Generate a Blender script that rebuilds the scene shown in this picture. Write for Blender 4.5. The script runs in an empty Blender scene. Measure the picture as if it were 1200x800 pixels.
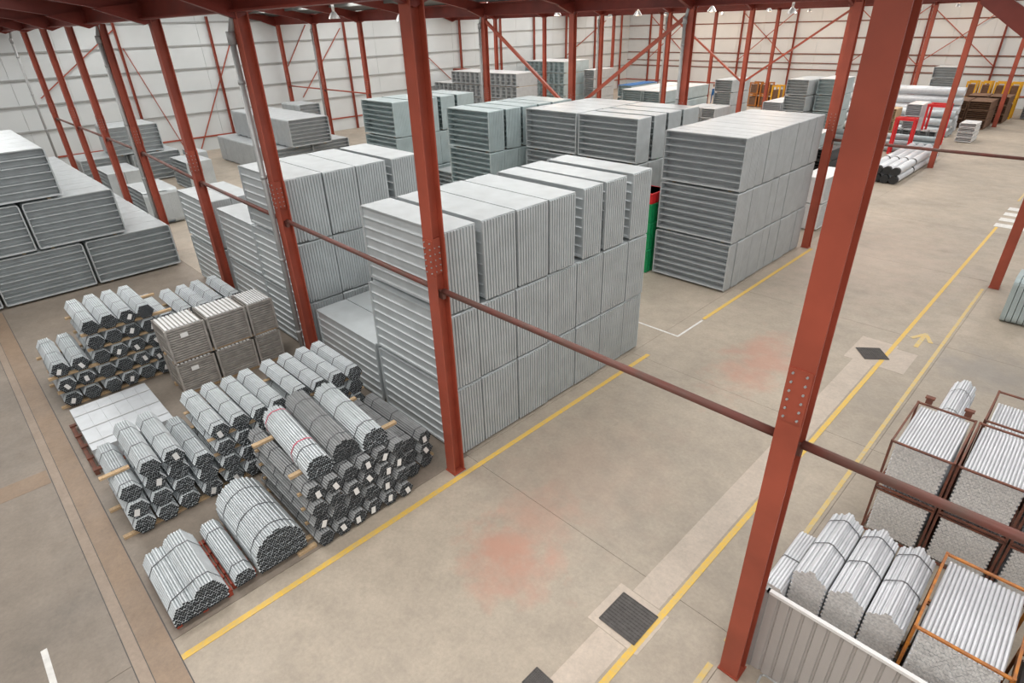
import bpy, math, random
from mathutils import Matrix, Vector
random.seed(7)
SC = bpy.context.scene
COL = SC.collection

# ------------------------------------------------------------------ camera
cam_d = bpy.data.cameras.new('camera')
cam_d.sensor_width = 36.0
cam_d.lens = 20.5
cam_d.clip_end = 400
cam = bpy.data.objects.new('camera', cam_d)
COL.objects.link(cam)
cam.matrix_world = Matrix(((0.70406219, -0.32314092, 0.63235779, 7.519),
                           (0.70957923, 0.35545179, -0.60840065, -5.522),
                           (-0.02817357, 0.87705985, 0.47955425, 8.0),
                           (0, 0, 0, 1)))
SC.camera = cam

# ------------------------------------------------------------------ world, exposure
W_ = bpy.data.worlds.new('overcast_daylight')
W_.use_nodes = True
bg = W_.node_tree.nodes['Background']
bg.inputs[0].default_value = (0.92, 0.96, 1.0, 1)
bg.inputs[1].default_value = 0.40
SC.world = W_
ROOFLIGHT = 8.6
LAMP_W = 120.0
SC.view_settings.view_transform = 'Standard'
SC.view_settings.look = 'None'
SC.view_settings.exposure = 0.25
SC.view_settings.gamma = 1.0
SC.view_settings.use_curve_mapping = False

# ------------------------------------------------------------------ materials
def newmat(name, col, rough=0.6, metal=0.0, var=0.0, scale=3.0, col2=None, bump=0.0, bscale=40.0, detail=4.0, aniso=(1, 1, 1)):
    m = bpy.data.materials.new(name)
    m.use_nodes = True
    nt = m.node_tree
    b = nt.nodes['Principled BSDF']
    b.inputs['Base Color'].default_value = (*col, 1)
    b.inputs['Roughness'].default_value = rough
    b.inputs['Metallic'].default_value = metal
    if var > 0 or bump > 0:
        g = nt.nodes.new('ShaderNodeNewGeometry')
        mp = nt.nodes.new('ShaderNodeMapping')
        mp.inputs['Scale'].default_value = aniso
        nt.links.new(g.outputs['Position'], mp.inputs['Vector'])
    if var > 0:
        n = nt.nodes.new('ShaderNodeTexNoise')
        n.inputs['Scale'].default_value = scale
        n.inputs['Detail'].default_value = detail
        nt.links.new(mp.outputs[0], n.inputs['Vector'])
        r = nt.nodes.new('ShaderNodeValToRGB')
        r.color_ramp.elements[0].position = 0.3
        r.color_ramp.elements[1].position = 0.7
        c2 = col2 if col2 else tuple(c * (1 - var) for c in col)
        r.color_ramp.elements[0].color = (*c2, 1)
        r.color_ramp.elements[1].color = (*col, 1)
        nt.links.new(n.outputs[0], r.inputs[0])
        nt.links.new(r.outputs[0], b.inputs['Base Color'])
    if bump > 0:
        n2 = nt.nodes.new('ShaderNodeTexNoise')
        n2.inputs['Scale'].default_value = bscale
        nt.links.new(mp.outputs[0], n2.inputs['Vector'])
        bp = nt.nodes.new('ShaderNodeBump')
        bp.inputs['Strength'].default_value = bump
        bp.inputs['Distance'].default_value = 0.01
        nt.links.new(n2.outputs[0], bp.inputs['Height'])
        nt.links.new(bp.outputs[0], b.inputs['Normal'])
    return m

M = {}
M['galv'] = newmat('galvanised_sheet', (0.545, 0.585, 0.60), 0.45, 0.25, 0.14, 2.5)
M['galvlt'] = newmat('galvanised_bright', (0.505, 0.535, 0.55), 0.48, 0.2, 0.12, 3.0)
M['galvteal'] = newmat('galvanised_bluish', (0.48, 0.57, 0.585), 0.45, 0.25, 0.15, 2.0)
M['tube'] = newmat('galvanised_tube', (0.575, 0.615, 0.635), 0.38, 0.42, 0.15, 6.0)
M['tubedk'] = newmat('weathered_tube', (0.33, 0.34, 0.345), 0.5, 0.35, 0.2, 5.0)
M['tubebl'] = newmat('bluish_tube', (0.42, 0.48, 0.50), 0.42, 0.4, 0.15, 6.0)
M['tubewh'] = newmat('bright_tube', (0.74, 0.76, 0.79), 0.38, 0.25, 0.10, 6.0)
M['blackend'] = newmat('near_black_tube_end', (0.035, 0.04, 0.044), 0.5, 0.2, 0.3, 30.0)  # near-black colour on the bores and end rims of open tubes
M['barend'] = newmat('cut_tube_end', (0.95, 0.93, 0.90), 0.6, 0.0, 0.38, 30.0)
M['red'] = newmat('red_oxide_paint', (0.40, 0.082, 0.046), 0.45, 0.0, 0.25, 1.6, bump=0.05)
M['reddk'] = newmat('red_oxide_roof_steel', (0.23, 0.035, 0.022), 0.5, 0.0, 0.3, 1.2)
M['rustpipe'] = newmat('brown_red_pipe', (0.13, 0.078, 0.062), 0.5, 0.1, 0.5, 2.5, col2=(0.19, 0.055, 0.042))
M['zincpipe'] = newmat('grey_downpipe', (0.42, 0.43, 0.43), 0.45, 0.3, 0.15, 3.0)
M['wallp'] = newmat('white_wall_sheet', (0.64, 0.675, 0.68), 0.6, 0.0, 0.05, 0.8)
M['walldk'] = newmat('dark_low_bounce_wall', (0.30, 0.29, 0.28), 0.8, 0.0, 0.2, 1.0)  # plain dark grey, chosen to cut bounce light off the unseen near wall
M['rail'] = newmat('grey_sheeting_rail', (0.36, 0.37, 0.36), 0.55, 0.1, 0.15, 2.0)
M['roof'] = newmat('grey_roof_sheet', (0.22, 0.23, 0.22), 0.7, 0.0, 0.25, 0.8)
M['timber'] = newmat('pale_timber', (0.62, 0.44, 0.26), 0.8, 0.0, 0.3, 9.0, aniso=(1, 6, 6))
M['brown'] = newmat('brown_board', (0.20, 0.11, 0.065), 0.8, 0.0, 0.3, 6.0)
M['paper'] = newmat('white_paper', (0.85, 0.85, 0.84), 0.7)
M['strap'] = newmat('dark_steel_strap', (0.10, 0.10, 0.11), 0.45, 0.4)
M['pinkstrap'] = newmat('pink_strap', (0.60, 0.10, 0.16), 0.5)
M['black'] = newmat('black_plastic', (0.02, 0.022, 0.024), 0.5)
M['yellow'] = newmat('yellow_floor_paint', (0.80, 0.50, 0.05), 0.6, 0.0, 0.3, 14.0, col2=(0.62, 0.46, 0.20))
M['yellowfade'] = newmat('worn_yellow_paint', (0.70, 0.49, 0.13), 0.65, 0.0, 0.4, 9.0, col2=(0.55, 0.47, 0.32))
M['white'] = newmat('white_floor_paint', (0.80, 0.79, 0.76), 0.6, 0.0, 0.2, 9.0)
M['yframe'] = newmat('yellow_enamel', (0.80, 0.42, 0.02), 0.45)
M['orange'] = newmat('orange_rusted_enamel', (0.62, 0.22, 0.02), 0.5, 0.0, 0.5, 9.0, col2=(0.28, 0.10, 0.04))
M['rust'] = newmat('rusty_frame_steel', (0.24, 0.085, 0.05), 0.65, 0.1, 0.4, 9.0, col2=(0.13, 0.06, 0.045))
M['redframe'] = newmat('bright_red_enamel', (0.68, 0.025, 0.03), 0.45)
M['redpal'] = newmat('worn_red_pallet', (0.42, 0.075, 0.04), 0.6, 0.0, 0.3, 8.0)
M['green'] = newmat('green_plastic', (0.012, 0.36, 0.13), 0.4, 0.0, 0.3, 10.0)
M['blue'] = newmat('blue_workwear', (0.015, 0.11, 0.30), 0.8)
M['skin'] = newmat('skin', (0.50, 0.28, 0.19), 0.6)
M['shirt'] = newmat('pale_shirt', (0.62, 0.62, 0.64), 0.8)
M['clad'] = newmat('pale_grey_cladding', (0.50, 0.47, 0.45), 0.5, 0.05, 0.08, 1.5)
M['trimw'] = newmat('white_trim', (0.82, 0.81, 0.80), 0.45)
M['grate'] = newmat('iron_cover', (0.13, 0.12, 0.115), 0.6, 0.4, 0.3, 10.0)
M['lampmetal'] = newmat('lamp_metal', (0.6, 0.6, 0.6), 0.35, 0.6)
M['plasticw'] = newmat('white_shrink_wrap', (0.78, 0.79, 0.79), 0.35, 0.0, 0.12, 5.0)
M['slatwrap'] = newmat('wrapped_weathered_slats', (0.46, 0.43, 0.40), 0.4, 0.1, 0.3, 6.0)
M['flatbar'] = newmat('pale_flat_bar', (0.53, 0.56, 0.585), 0.4, 0.25, 0.12, 4.0)

def emis(name, col, s):
    m = bpy.data.materials.new(name)
    m.use_nodes = True
    b = m.node_tree.nodes['Principled BSDF']
    b.inputs['Base Color'].default_value = (*col, 1)
    b.inputs['Emission Color'].default_value = (*col, 1)
    b.inputs['Emission Strength'].default_value = s
    return m
M['rooflight'] = emis('rooflight_glazing', (1.0, 0.985, 0.96), ROOFLIGHT)
M['bulb'] = emis('lamp_glow', (1.0, 0.80, 0.60), 25.0)

# concrete: worn, blotchy, with a few red dust stains of their own shape
def concrete(name, base, dark, stains):
    m = bpy.data.materials.new(name)
    m.use_nodes = True
    nt = m.node_tree
    L = nt.links.new
    b = nt.nodes['Principled BSDF']
    g = nt.nodes.new('ShaderNodeNewGeometry')
    def noise(scale, detail=5.0, rough=0.6):
        n = nt.nodes.new('ShaderNodeTexNoise')
        n.inputs['Scale'].default_value = scale
        n.inputs['Detail'].default_value = detail
        n.inputs['Roughness'].default_value = rough
        L(g.outputs['Position'], n.inputs['Vector'])
        return n.outputs[0]
    def ramp(v, p0, p1, c0=(0, 0, 0), c1=(1, 1, 1)):
        r = nt.nodes.new('ShaderNodeValToRGB')
        r.color_ramp.elements[0].position = p0
        r.color_ramp.elements[1].position = p1
        r.color_ramp.elements[0].color = (*c0, 1)
        r.color_ramp.elements[1].color = (*c1, 1)
        L(v, r.inputs[0])
        return r.outputs[0]
    def mix(f, a, c, mode='MIX'):
        x = nt.nodes.new('ShaderNodeMix')
        x.data_type = 'RGBA'
        x.blend_type = mode
        if isinstance(f, float):
            x.inputs[0].default_value = f
        else:
            L(f, x.inputs[0])
        for s, v in ((6, a), (7, c)):
            if isinstance(v, tuple):
                x.inputs[s].default_value = (*v, 1)
            else:
                L(v, x.inputs[s])
        return x.outputs[2]
    col = ramp(noise(0.45, 6.0), 0.32, 0.68, dark, base)
    col = mix(0.55, col, ramp(noise(2.2, 8.0, 0.7), 0.3, 0.75, tuple(c * 0.72 for c in base), tuple(min(1, c * 1.12) for c in base)))
    # tyre-dark scuffs
    sc = ramp(noise(0.9, 9.0, 0.72), 0.60, 0.74)
    mm = nt.nodes.new('ShaderNodeMath'); mm.operation = 'MULTIPLY'; mm.inputs[1].default_value = 0.5
    L(sc, mm.inputs[0])
    col = mix(mm.outputs[0], col, tuple(c * 0.55 for c in base))
    col = mix(0.6, col, mix(1.0, col, ramp(noise(0.16, 3.0), 0.35, 0.65, (0.72, 0.71, 0.70), (1.08, 1.04, 1.0)), 'MULTIPLY'))
    fine = ramp(noise(14.0, 6.0, 0.75), 0.25, 0.8, (0.80, 0.80, 0.80), (1.08, 1.07, 1.05))
    col = mix(1.0, col, fine, 'MULTIPLY')
    for (sx, sy, rx, ry, amt, sc_col) in stains:
        vm = nt.nodes.new('ShaderNodeVectorMath'); vm.operation = 'SUBTRACT'
        vm.inputs[1].default_value = (sx, sy, 0)
        L(g.outputs['Position'], vm.inputs[0])
        vs = nt.nodes.new('ShaderNodeVectorMath'); vs.operation = 'MULTIPLY'
        vs.inputs[1].default_value = (1 / rx, 1 / ry, 0)
        L(vm.outputs[0], vs.inputs[0])
        ln = nt.nodes.new('ShaderNodeVectorMath'); ln.operation = 'LENGTH'
        L(vs.outputs[0], ln.inputs[0])
        ad = nt.nodes.new('ShaderNodeMath'); ad.operation = 'MULTIPLY_ADD'
        ad.inputs[1].default_value = 2.2; ad.inputs[2].default_value = -1.1
        L(noise(1.6, 6.0), ad.inputs[0])
        sm = nt.nodes.new('ShaderNodeMath'); sm.operation = 'ADD'
        L(ln.outputs[1], sm.inputs[0]); L(ad.outputs[0], sm.inputs[1])
        f = ramp(sm.outputs[0], 0.15, 1.0, (amt, amt, amt), (0, 0, 0))
        col = mix(f, col, sc_col)
    L(col, b.inputs['Base Color'])
    L(ramp(noise(1.3, 6.0), 0.3, 0.7, (0.45, 0.45, 0.45), (0.68, 0.68, 0.68)), b.inputs['Roughness'])
    bp = nt.nodes.new('ShaderNodeBump')
    bp.inputs['Strength'].default_value = 0.08
    bp.inputs['Distance'].default_value = 0.01
    L(noise(25.0), bp.inputs['Height'])
    L(bp.outputs[0], b.inputs['Normal'])
    return m
REDD = (0.50, 0.24, 0.17)
STAINS = [(2.4, -0.9, 1.2, 0.9, 0.62, REDD), (2.1, 0.0, 0.8, 1.3, 0.4, REDD), (2.6, 8.3, 1.1, 2.4, 0.55, REDD), (2.0, 1.5, 2.0, 3.0, 0.25, (0.52, 0.36, 0.28)),
          (2.0, 18.0, 4.0, 7.0, 0.35, (0.56, 0.43, 0.36)), (-12.0, -5.4, 7.0, 0.7, 0.45, (0.40, 0.26, 0.17)), (7.0, 11.5, 1.6, 1.6, 0.5, (0.25, 0.24, 0.23))]
M['floor'] = concrete('worn_concrete', (0.53, 0.465, 0.385), (0.34, 0.30, 0.25), STAINS)
M['floordk'] = concrete('darker_brown_concrete', (0.36, 0.31, 0.26), (0.20, 0.175, 0.15), [])  # darker brown than the main floor, for the left and near slabs
M['strip'] = concrete('pale_new_concrete', (0.66, 0.575, 0.495), (0.54, 0.47, 0.40), [])
M['trenchlt'] = concrete('pale_trench_concrete', (0.43, 0.345, 0.275), (0.33, 0.265, 0.21), [])
M['trench'] = concrete('brown_stained_concrete', (0.38, 0.28, 0.20), (0.28, 0.21, 0.155), [])

# ------------------------------------------------------------------ mesh helpers
class MB:
    def __init__(s):
        s.v = []; s.f = []; s.smooth = []
    def quadbox(s, x0, x1, y0, y1, z0, z1):
        n = len(s.v)
        s.v += [(x0, y0, z0), (x1, y0, z0), (x1, y1, z0), (x0, y1, z0), (x0, y0, z1), (x1, y0, z1), (x1, y1, z1), (x0, y1, z1)]
        for q in ((0, 3, 2, 1), (4, 5, 6, 7), (0, 1, 5, 4), (1, 2, 6, 5), (2, 3, 7, 6), (3, 0, 4, 7)):
            s.f.append(tuple(n + i for i in q)); s.smooth.append(False)
        return s
    def cbox(s, c, d):
        return s.quadbox(c[0] - d[0] / 2, c[0] + d[0] / 2, c[1] - d[1] / 2, c[1] + d[1] / 2, c[2] - d[2] / 2, c[2] + d[2] / 2)
    def cyl(s, p0, p1, r, n=10, r1=None, caps=True, smooth=True):
        p0 = Vector(p0); p1 = Vector(p1); r1 = r if r1 is None else r1
        d = (p1 - p0).normalized()
        a = Vector((0, 0, 1)) if abs(d.z) < 0.9 else Vector((1, 0, 0))
        u = d.cross(a).normalized(); w = u.cross(d)
        k = len(s.v)
        for p, rr in ((p0, r), (p1, r1)):
            for i in range(n):
                t = 2 * math.pi * i / n
                s.v.append(tuple(p + (u * math.cos(t) + w * math.sin(t)) * rr))
        for i in range(n):
            j = (i + 1) % n
            s.f.append((k + i, k + n + i, k + n + j, k + j)); s.smooth.append(smooth)
        if caps:
            s.f.append(tuple(k + i for i in range(n))); s.smooth.append(False)
            s.f.append(tuple(k + n + n - 1 - i for i in range(n))); s.smooth.append(False)
        return s
    def bar(s, p0, p1, w, h):
        """rectangular bar from p0 to p1"""
        p0 = Vector(p0); p1 = Vector(p1); d = (p1 - p0).normalized()
        a = Vector((0, 0, 1)) if abs(d.z) < 0.95 else Vector((1, 0, 0))
        u = d.cross(a).normalized() * w / 2; t = u.cross(d).normalized() * h / 2
        k = len(s.v)
        for p in (p0, p1):
            for (a1, b1) in ((-1, -1), (1, -1), (1, 1), (-1, 1)):
                s.v.append(tuple(p + u * a1 + t * b1))
        for q in ((0, 1, 2, 3), (7, 6, 5, 4), (0, 4, 5, 1), (1, 5, 6, 2), (2, 6, 7, 3), (3, 7, 4, 0)):
            s.f.append(tuple(k + i for i in q)); s.smooth.append(False)
        return s
    def prism_y(s, poly, y0, y1):
        """extrude a closed (x,z) polygon along y (poly counter-clockwise seen from -y)"""
        k = len(s.v); n = len(poly)
        s.v += [(x, y0, z) for x, z in poly] + [(x, y1, z) for x, z in poly]
        for i in range(n):
            j = (i + 1) % n
            s.f.append((k + i, k + n + i, k + n + j, k + j)); s.smooth.append(False)
        s.f.append(tuple(k + i for i in range(n))); s.smooth.append(False)
        s.f.append(tuple(k + 2 * n - 1 - i for i in range(n))); s.smooth.append(False)
        return s
    def mesh(s, name, mat):
        m = bpy.data.meshes.new(name)
        m.from_pydata(s.v, [], s.f)
        m.polygons.foreach_set('use_smooth', s.smooth)
        m.materials.append(M[mat])
        m.update()
        return m

def link(name, data, parent=None, loc=None, rz=None):
    o = bpy.data.objects.new(name, data)
    COL.objects.link(o)
    if parent is not None:
        o.parent = parent
    if loc is not None:
        o.location = loc
    if rz is not None:
        o.rotation_euler = (0, 0, rz)
    return o
def tag(o, label, cat, group=None):
    o['label'] = label
    o['category'] = cat
    if group:
        o['group'] = group
    return o
def thing(name, label, cat, loc=(0, 0, 0), rz=0.0, group=None):
    return tag(link(name, None, None, loc, rz), label, cat, group)
def struct(o):
    o['kind'] = 'structure'
    return o
def children(root, parts):
    for (n, me, loc) in parts:
        link(n, me, root, loc)
ORD = ['first', 'second', 'third', 'fourth', 'fifth', 'sixth', 'seventh', 'eighth', 'ninth', 'tenth', 'eleventh', 'twelfth', 'thirteenth', 'fourteenth', 'fifteenth']

# ------------------------------------------------------------------ setting
XL, YB = -42.3, 65.2          # left wall, back wall
BAY = 17.76
# floor: sub-base plus cast slabs with open joints
fl = struct(link('floor', MB().quadbox(XL, 20, -17.4, YB, -0.3, -0.02).mesh('floor', 'floor')))
sx, sy = 6.02, 5.92
slab_me = MB().quadbox(0.004, sx - 0.004, 0.004, sy - 0.004, -0.02, 0).mesh('slab', 'floor')
slab_dk = MB().quadbox(0.004, sx - 0.004, 0.004, sy - 0.004, -0.02, 0).mesh('slab', 'floordk')
x = XL
while x < 19:
    y = -17.3
    while y < YB - 1:
        if not (x > 13 and y > 40):
            link('slab', slab_dk if (y < -5.5 or (x < -1 and y < 0)) else slab_me, fl, (x, y, 0))
        y += sy
    x += sx
# recast strips and trenches, a few millimetres proud
def strip(x0, x1, y0, y1, mat='strip', h=0.004):
    link('recast_strip', MB().quadbox(x0, x1, y0, y1, -0.01, h).mesh('recast_strip', mat), fl)
strip(4.28, 4.76, -8, -0.79); strip(4.28, 4.76, 0.09, 10.0); strip(4.05, 4.95, 10.0, 11.5)
strip(4.06, 4.95, -0.78, 0.08, 'strip', 0.006)
strip(4.95, 5.45, 10.0, 11.3)
strip(-17, 4.2, -5.95, -5.80, 'trenchlt'); strip(-17, 4.2, -5.785, -5.42, 'trench')
for (a_, c_) in ((-5.965, -5.953), (-5.797, -5.788), (-5.417, -5.40)):
    strip(-17, 4.2, a_, c_, 'grate', 0.002)
strip(-6.3, -5.75, -10.0, -5.98, 'trench')
# drain covers with a raised chequer grid
def cover(x, y, w, label, rz=0.0):
    r = thing('drain_cover', label, 'drain cover', (x, y, 0.006), rz)
    link('plate', MB().cbox((0, 0, 0.004), (w, w, 0.008)).mesh('plate', 'grate'), r)
    b = MB(); n = 11
    for i in range(n + 1):
        t = -w / 2 + w * i / n
        b.cbox((t, 0, 0.012), (0.014, w, 0.008)); b.cbox((0, t, 0.0121), (w, 0.014, 0.008))
    link('grid', b.mesh('grid', 'grate'), r)
cover(4.515, -0.36, 0.63, 'square iron drain cover with grid in the floor near the bottom edge')
cover(4.56, 10.6, 0.60, 'square iron drain cover beside the painted arrow', math.radians(38))
cover(4.2, -2.05, 0.3, 'small iron drain cover cut by the bottom edge')

def paint(name, label, polys, mat, cat='floor marking', z=0.008, group=None):
    b = MB()
    for (x0, x1, y0, y1) in polys:
        b.quadbox(x0, x1, y0, y1, 0.0005, z)
    return tag(link(name, b.mesh(name, mat)), label, cat, group)
paint('painted_line', 'yellow floor line along the tall centre stack and the tube bundles', [(0.18, 0.29, -5.4, 6.6)], 'yellow')
paint('painted_line', 'yellow floor line beside the right-hand tall stack', [(0.2, 0.31, 9.5, 17.7)], 'yellow')
paint('painted_line', 'long yellow floor line passing both drain covers', [(4.80, 4.90, -6.5, 25.1)], 'yellow')
paint('painted_line', 'faded yellow floor line running under the near right column', [(5.72, 5.80, -6.5, -0.15), (5.72, 5.80, 0.3, 17.4)], 'yellowfade')
paint('painted_line', 'short faded yellow line far along the aisle past the zebra stripes', [(4.78, 4.86, 30.2, 40)], 'yellowfade')
paint('painted_line', 'thin white floor line forming a corner between the two tall stacks', [(-1.1, 0.29, 8.0, 8.06), (0.24, 0.30, 8.06, 9.4)], 'white')
paint('painted_line', 'short white floor mark at the bottom left', [(-1.4, -0.6, -6.86, -6.78)], 'white')
for i in range(4):
    paint('crossing_stripe', '%s white zebra crossing stripe counted from the nearest' % ORD[i], [(4.72, 7.8, 25.2 + i * 1.02, 25.75 + i * 1.02)], 'white', group='zebra crossing stripes')
a = MB()
a.bar((5.28, 11.75, 0.004), (5.28, 12.7, 0.004), 0.11, 0.008)
a.bar((5.05, 12.25, 0.0045), (5.30, 12.78, 0.0045), 0.11, 0.008)
a.bar((5.52, 12.25, 0.005), (5.27, 12.78, 0.005), 0.11, 0.008)
tag(link('painted_arrow', a.mesh('painted_arrow', 'yellowfade')), 'faded yellow arrow painted between the two yellow lines', 'floor marking')

# walls: sheets between horizontal rails
RZ = [1.0, 2.7, 4.2, 5.7, 7.2, 8.65]
ZB = [0.0] + RZ + [10.4]
wl = struct(link('wall_left', MB().quadbox(XL - 0.3, XL - 0.06, -16, YB, 0, 10.4).mesh('wall_left', 'wallp')))
wb = struct(link('wall_back', MB().quadbox(XL - 0.3, 20, YB + 0.06, YB + 0.3, 0, 10.4).mesh('wall_back', 'wallp')))
wn = struct(link('wall_near_light_block', MB().quadbox(XL - 0.3, 20, -17.3, -17.0, 0, 10.4).mesh('wall_near_light_block', 'walldk')))  # unseen wall behind the camera, added to block light from that side
PW = 2.96
for i in range(len(ZB) - 1):
    me = MB().quadbox(-0.06, 0, 0.008, PW - 0.008, ZB[i] + 0.006, ZB[i + 1] - 0.006).mesh('panel', 'wallp')
    me2 = MB().quadbox(0.008, PW - 0.008, 0, 0.06, ZB[i] + 0.006, ZB[i + 1] - 0.006).mesh('panel', 'wallp')
    y = YB - 0.002
    while y > -12:
        y -= PW
        link('panel', me, wl, (XL, y, 0))
    x = XL
    while x < 16:
        link('panel', me2, wb, (x, YB, 0))
        x += PW
for k, z in enumerate(RZ):
    mat = 'red' if k == 0 else 'rail'
    link('rail', MB().quadbox(XL, XL + 0.09, -14, YB, z - 0.05, z + 0.05).mesh('rail', mat), wl)
    link('rail', MB().quadbox(XL, 19, YB - 0.09, YB, z - 0.05, z + 0.05).mesh('rail', 'rust' if k != 0 else 'red'), wb)
link('rail', MB().quadbox(XL, 19, YB - 0.09, YB, 3.28, 3.36).mesh('rail', 'rust'), wb)

# roof
ZV, ZR = 8.95, 10.6
ce = None
rb = MB()
vall = [-BAY, 0, BAY, 2 * BAY, 3 * BAY, 4 * BAY]
X0, X1 = XL - 0.2, 20.0
for i in range(5):
    y0 = vall[i]; ym = y0 + BAY / 2; y1 = vall[i + 1]
    for (ya, za, yb, zb) in ((y0, ZV, ym, ZR), (ym, ZR, y1, ZV)):
        if ya > YB:
            continue
        k = len(rb.v)
        rb.v += [(X0, ya, za), (X1, ya, za), (X1, yb, zb), (X0, yb, zb), (X0, ya, za + 0.1), (X1, ya, za + 0.1), (X1, yb, zb + 0.1), (X0, yb, zb + 0.1)]
        for q in ((0, 3, 2, 1), (4, 5, 6, 7), (0, 1, 5, 4), (2, 3, 7, 6)):
            rb.f.append(tuple(k + j for j in q)); rb.smooth.append(False)
ce = struct(link('ceiling', rb.mesh('ceiling', 'roof')))
XS = [12, 6, 0, -6, -12, -18, -24, -30, -36, -42]
pur = []
slope = (ZR - ZV) / (BAY / 2)
def roofz(y):
    t = (y + BAY) % BAY
    return ZV + slope * min(t, BAY - t)
for i in range(5):
    y0 = vall[i]
    # valley beam along X
    b = MB()
    b.quadbox(XL, 20, y0 - 0.14, y0 + 0.14, 8.34, 8.38); b.quadbox(XL, 20, y0 - 0.02, y0 + 0.02, 8.38, 8.88); b.quadbox(XL, 20, y0 - 0.14, y0 + 0.14, 8.86, 8.90)
    link('valley_beam', b.mesh('valley_beam', 'reddk'), ce)
    for X in XS:
        b = MB()
        for s, (ya, yb) in enumerate(((y0, y0 + BAY / 2), (y0 + BAY / 2, y0 + BAY))):
            if ya > YB:
                continue
            za, zb = (ZV - 0.02, ZR - 0.02) if s == 0 else (ZR - 0.02, ZV - 0.02)
            yb2 = min(yb, YB)
            zb = za + (zb - za) * (yb2 - ya) / (yb - ya)
            b.bar((X, ya, za - 0.28), (X, yb2, zb - 0.28), 0.016, 0.42)
            b.bar((X, ya, za - 0.49), (X, yb2, zb - 0.49), 0.17, 0.02)
            b.bar((X, ya, za - 0.07), (X, yb2, zb - 0.07), 0.17, 0.02)
        # haunches at the column
        for sgn, yc in ((1, y0), (-1, y0 + BAY)):
            if yc > YB:
                continue
            k = len(b.v)
            for dx in (-0.08, 0.08):
                b.v += [(X + dx, yc, 8.22), (X + dx, yc + sgn * 1.1, 8.6), (X + dx, yc, 8.75)]
            b.f += [(k, k + 1, k + 2), (k + 3, k + 5, k + 4), (k, k + 3, k + 4, k + 1)]; b.smooth += [False] * 3
        link('rafter', b.mesh('rafter', 'reddk'), ce)
# purlins
for i in range(5):
    for j in range(1, 9):
        y = vall[i] + j * BAY / 9
        if y < YB:
            z = roofz(y) - 0.11
            link('purlin', MB().quadbox(XL, 20, y - 0.035, y + 0.035, z - 0.09, z + 0.09).mesh('purlin', 'reddk' if j % 2 else 'roof'), ce)
# rooflights: translucent strips; unseen near-bay ones placed and widened to balance the light
for i in range(5):
    RLW = 1.75 if i == 0 else 1.3
    for s in (0, 1):
        ya = vall[i] + (1.6 if s == 0 else BAY / 2 + 1.3)
        yb = ya + 6.0
        if yb > YB:
            continue
        za, zb = roofz(ya) - 0.012, roofz(yb) - 0.012
        b = MB()
        b.v = [(-RLW / 2, ya, za), (RLW / 2, ya, za), (RLW / 2, yb, zb), (-RLW / 2, yb, zb)]
        b.f = [(0, 3, 2, 1)]; b.smooth = [False]
        me = b.mesh('rooflight', 'rooflight')
        for X in XS:
            if X + 3 < (18 if i == 0 else 9.5) and not (i == 0 and s == 0 and X < -1):
                link('rooflight', me, ce, (X + 3, 0, 0))

# ------------------------------------------------------------------ columns
def column_mesh(H=8.36, s=0.254):
    b = MB(); t = 0.022
    b.quadbox(-s / 2, s / 2, -s / 2, -s / 2 + t, 0, H)
    b.quadbox(-s / 2, s / 2, s / 2 - t, s / 2, 0, H)
    b.quadbox(-0.008, 0.008, -s / 2 + t, s / 2 - t, 0, H)
    return b.mesh('shaft', 'red')
shaft_me = column_mesh()
base_me = MB().quadbox(-0.145, 0.145, -0.145, 0.145, 0, 0.02).mesh('base_plate', 'red')
sp = MB()
for sgn in (-1, 1):
    sp.cbox((0, sgn * 0.134, 0), (0.235, 0.014, 0.62))
sp.cbox((0.03, 0, 0), (0.04, 0.17, 0.62))
splice_me = sp.mesh('splice_plate', 'red')
bb = MB()
for sx_ in (-0.07, 0.07):
    for k in range(6):
        z = -0.26 + k * 0.104
        bb.cyl((sx_, -0.14, z), (sx_, -0.162, z), 0.013, 6)
        if k < 5:
            bb.cyl((0.05, sx_ * 0.7, z), (0.07, sx_ * 0.7, z), 0.012, 6)
bolt_me = bb.mesh('bolts', 'zincpipe')
clamp_me = MB().cbox((0, 0, 0), (0.30, 0.06, 0.14)).mesh('tie_bracket', 'rustpipe')
dp = MB()
dp.cyl((0, 0, 0.05), (0, 0, 7.9), 0.065, 10)
dp.cyl((0, 0, 7.9), (0.08, 0.15, 8.5), 0.065, 10)
dp.cyl((0, 0, 7.75), (0, 0, 8.0), 0.09, 10)
for z in (1.0, 3.0, 5.0, 7.0):
    dp.cyl((0, 0, z), (0, 0, z + 0.08), 0.078, 10)
down_me = dp.mesh('downpipe', 'zincpipe')
def column(x, y, label, splice=True, down=None, group='red steel columns'):
    r = thing('steel_column', label, 'column', (x, y, 0.004), 0, group)
    link('shaft', shaft_me, r); link('base_plate', base_me, r)
    if splice:
        pz = 4.62
        p_ = link('splice_plate', splice_me, r, (0, 0, pz)); link('bolts', bolt_me, p_)
        link('tie_bracket', clamp_me, r, (0, 0, 3.94))
    if down:
        link('downpipe', down_me, r, (down[0], down[1], 0))
    return r
ROW0 = [(12, 0.0, 'out'), (6, 0.0, ''), (0, 0.0, ''), (-6.03, 0.12, ''), (-12.02, 0.27, ''), (-19.15, 0.62, ''), (-24.5, 0.68, ''), (-29.9, 0.68, ''), (-35.2, 0.68, '')]
L0 = ['red steel column right of the frame at the end of the low cladding wall',
      'large red steel column in the right foreground with bolted splice plate',
      'red steel column at the near corner of the tall centre stack',
      'red steel column with grey downpipe, left of the tall centre stack',
      'red steel column rising behind the strapped slat crates',
      'red steel column with grey downpipe at the corner of the left tray stack',
      'first red column behind the left tray stack, counted from the right',
      'second red column behind the left tray stack, counted from the right',
      'third red column behind the left tray stack, counted from the right']
DN = {3: (-0.17, -0.2), 5: (-0.02, -0.2)}
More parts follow.
